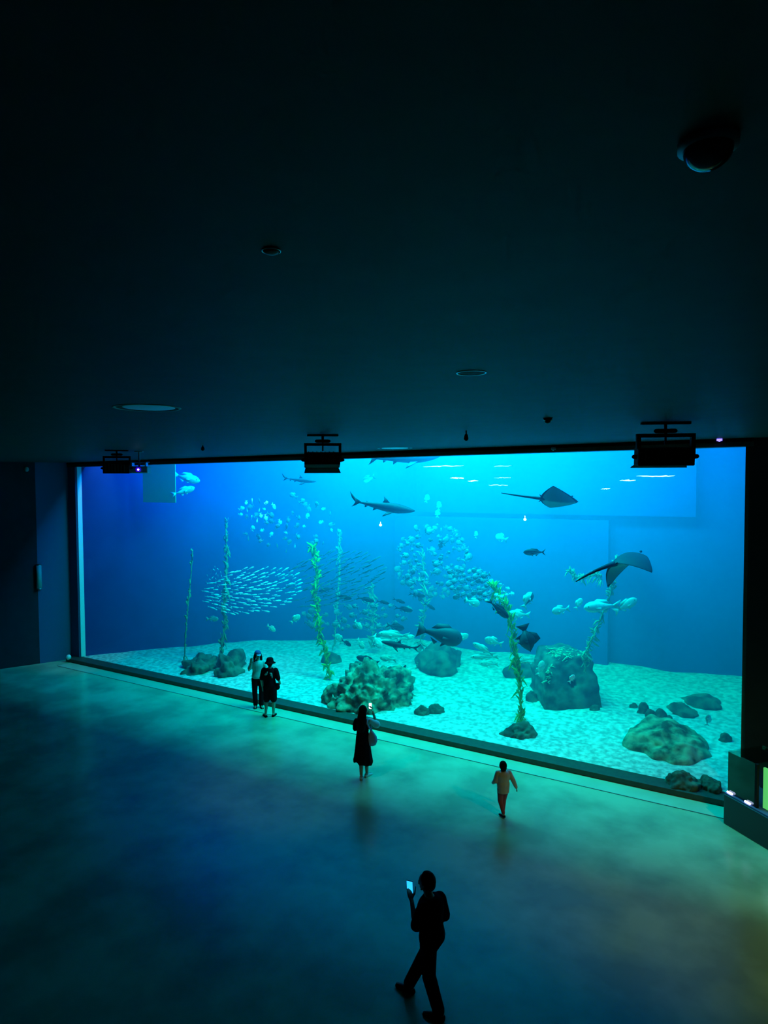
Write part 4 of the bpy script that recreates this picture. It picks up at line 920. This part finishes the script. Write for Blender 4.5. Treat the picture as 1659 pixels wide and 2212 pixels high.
# --- child
f0 = foot(1087, 1762); J, Q = base_pose(1.07)
J['hk'] = J['k'] * 1.30; J['head'] = Q(-.01, .02, 1.565); J['girth'] = 1.12
J['elR'] = Q(.30, -.05, 1.13); J['wrR'] = Q(.40, -.04, .90); J['handR'] = (V((.3, .1, -1)), V((-1, 0, 0)), V((0, 1, 0)), .3)
J['elL'] = Q(-.255, .02, 1.10); J['wrL'] = Q(-.26, .20, .98); J['handL'] = (V((0, .9, -.3)), V((1, 0, 0)), V((0, .3, 1)), .6)
J['knL'] = Q(-.09, .03, .48); J['anL'] = Q(-.04, -.13, .12); J['anR'] = Q(.03, .10, .085); J['knR'] = Q(.05, .09, .48); J['footL'] = V((-.4, 1, 0)); J['footR'] = V((.4, 1, 0)); J['look'] = V((-.1, 1, 0))
th, at, Mx = person((f0.x, f0.y, 0), VIEW + .15, J, 'small child in a dusty pink outfit walking alone across the bright floor', child=True, shoes='cloth_navy')
k = J['k']; tr = torso_rings(J, .022)
low = [ring_at(Q(0, 0, .74), .185 * k, .15 * k, 20), ring_at(Q(0, 0, .82), .19 * k, .15 * k, 20)]
cloth('tunic', [('rings', low + tr[3:10])] + [('tube', [J['sh' + s], J['el' + s], J['wr' + s]], [.085 * k, .075 * k, .055 * k]) for s in 'LR'], 'pink', th, .008)
cloth('leggings', [('rings', torso_rings(J, .010)[:3])] + [('tube', [J['hip' + s], J['kn' + s], J['an' + s] + V((0, 0, .03))], [.108 * k, .078 * k, .058 * k]) for s in 'LR'], 'rose', th, .008)
hk = J['hk']; bm = bmesh.new(); ell(bm, at(0, -.018, .022), (.092 * hk, .105 * hk, .115 * hk), 0, 20, lambda p: V((p.x, min(p.y, .45), p.z)), Mx); ell(bm, at(0, -.05, -.04), (.078 * hk, .06 * hk, .07 * hk), 0, 14, None, Mx); obj('hair', voxel(bm, .007), 'hair', th)
# --- walker in front with the phone at the face
f0 = foot(934, 2180); J, Q = base_pose(1.74)
J['pelvis'] = Q(0, 0, .90); J['hipL'] = Q(-.085, .01, .86); J['hipR'] = Q(.085, -.01, .86)
J['knR'] = Q(.09, .18, .50); J['anR'] = Q(.10, .37, .095); J['footL'] = V((-.1, 1, 0)); J['knL'] = Q(-.09, .0, .47); J['anL'] = Q(-.10, -.13, .085); J['footR'] = V((.1, 1, 0))
J['neck'] = Q(0, .03, 1.40); J['head'] = Q(0, .075, 1.55); J['look'] = V((0, 1, -.15)); J['shL'] = Q(-.17, .03, 1.335); J['shR'] = Q(.165, -.02, 1.295)
J['elL'] = Q(-.20, .12, 1.10); J['wrL'] = Q(-.08, .235, 1.32); J['handL'] = (V((.15, .35, .9)), V((1, .2, 0)), V((.6, -.4, .2)), .6)
J['elR'] = Q(.21, -.07, 1.05); J['wrR'] = Q(.20, .08, .85); J['handR'] = (V((0, .3, -1)), V((-1, 0, 0)), V((0, 1, 0)), .5)
RW = VIEW + 1.05
th, at, Mx = person((f0.x, f0.y, 0), RW, J, 'person in dark clothes striding in the dark hall, lit phone before the face', shoes='cloth_black')
k = J['k']; tr = torso_rings(J, .03)
cloth('t_shirt', [('rings', tr[1:11])] + [('tube', [J['sh' + s], J['sh' + s].lerp(J['el' + s], .9)], [.085 * k, .075 * k]) for s in 'LR'], 'cloth_black', th)
cloth('trousers', [('rings', torso_rings(J, .016)[:4])] + [('tube', [J['hip' + s], J['kn' + s], J['an' + s] + V((0, 0, .02))], [.108 * k, .085 * k, .075 * k]) for s in 'LR'], 'cloth_navy', th)
bm = bmesh.new(); ell(bm, at(0, -.02, .025), (.092 * k, .105 * k, .115 * k), 0, 20, lambda p: V((p.x, min(p.y, .5), p.z)), Mx); ell(bm, at(0, -.06, -.03), (.078 * k, .05 * k, .06 * k), 0, 14, None, Mx); obj('hair', voxel(bm, .009), 'hair', th)
W_ = Matrix.Translation(th.location) @ Matrix.Rotation(RW, 4, 'Z')
ph = W_ @ (J['wrL'] + Q(.03, .04, .14)); fw_ = (W_.to_3x3() @ V((0, 1, 0)))
phone('large phone with a glowing blue screen held by the dark-clothed walker', ph, (RT * .8 - FW * .35), UPZ - RT * .15, 'screen_blue', .085, .17)
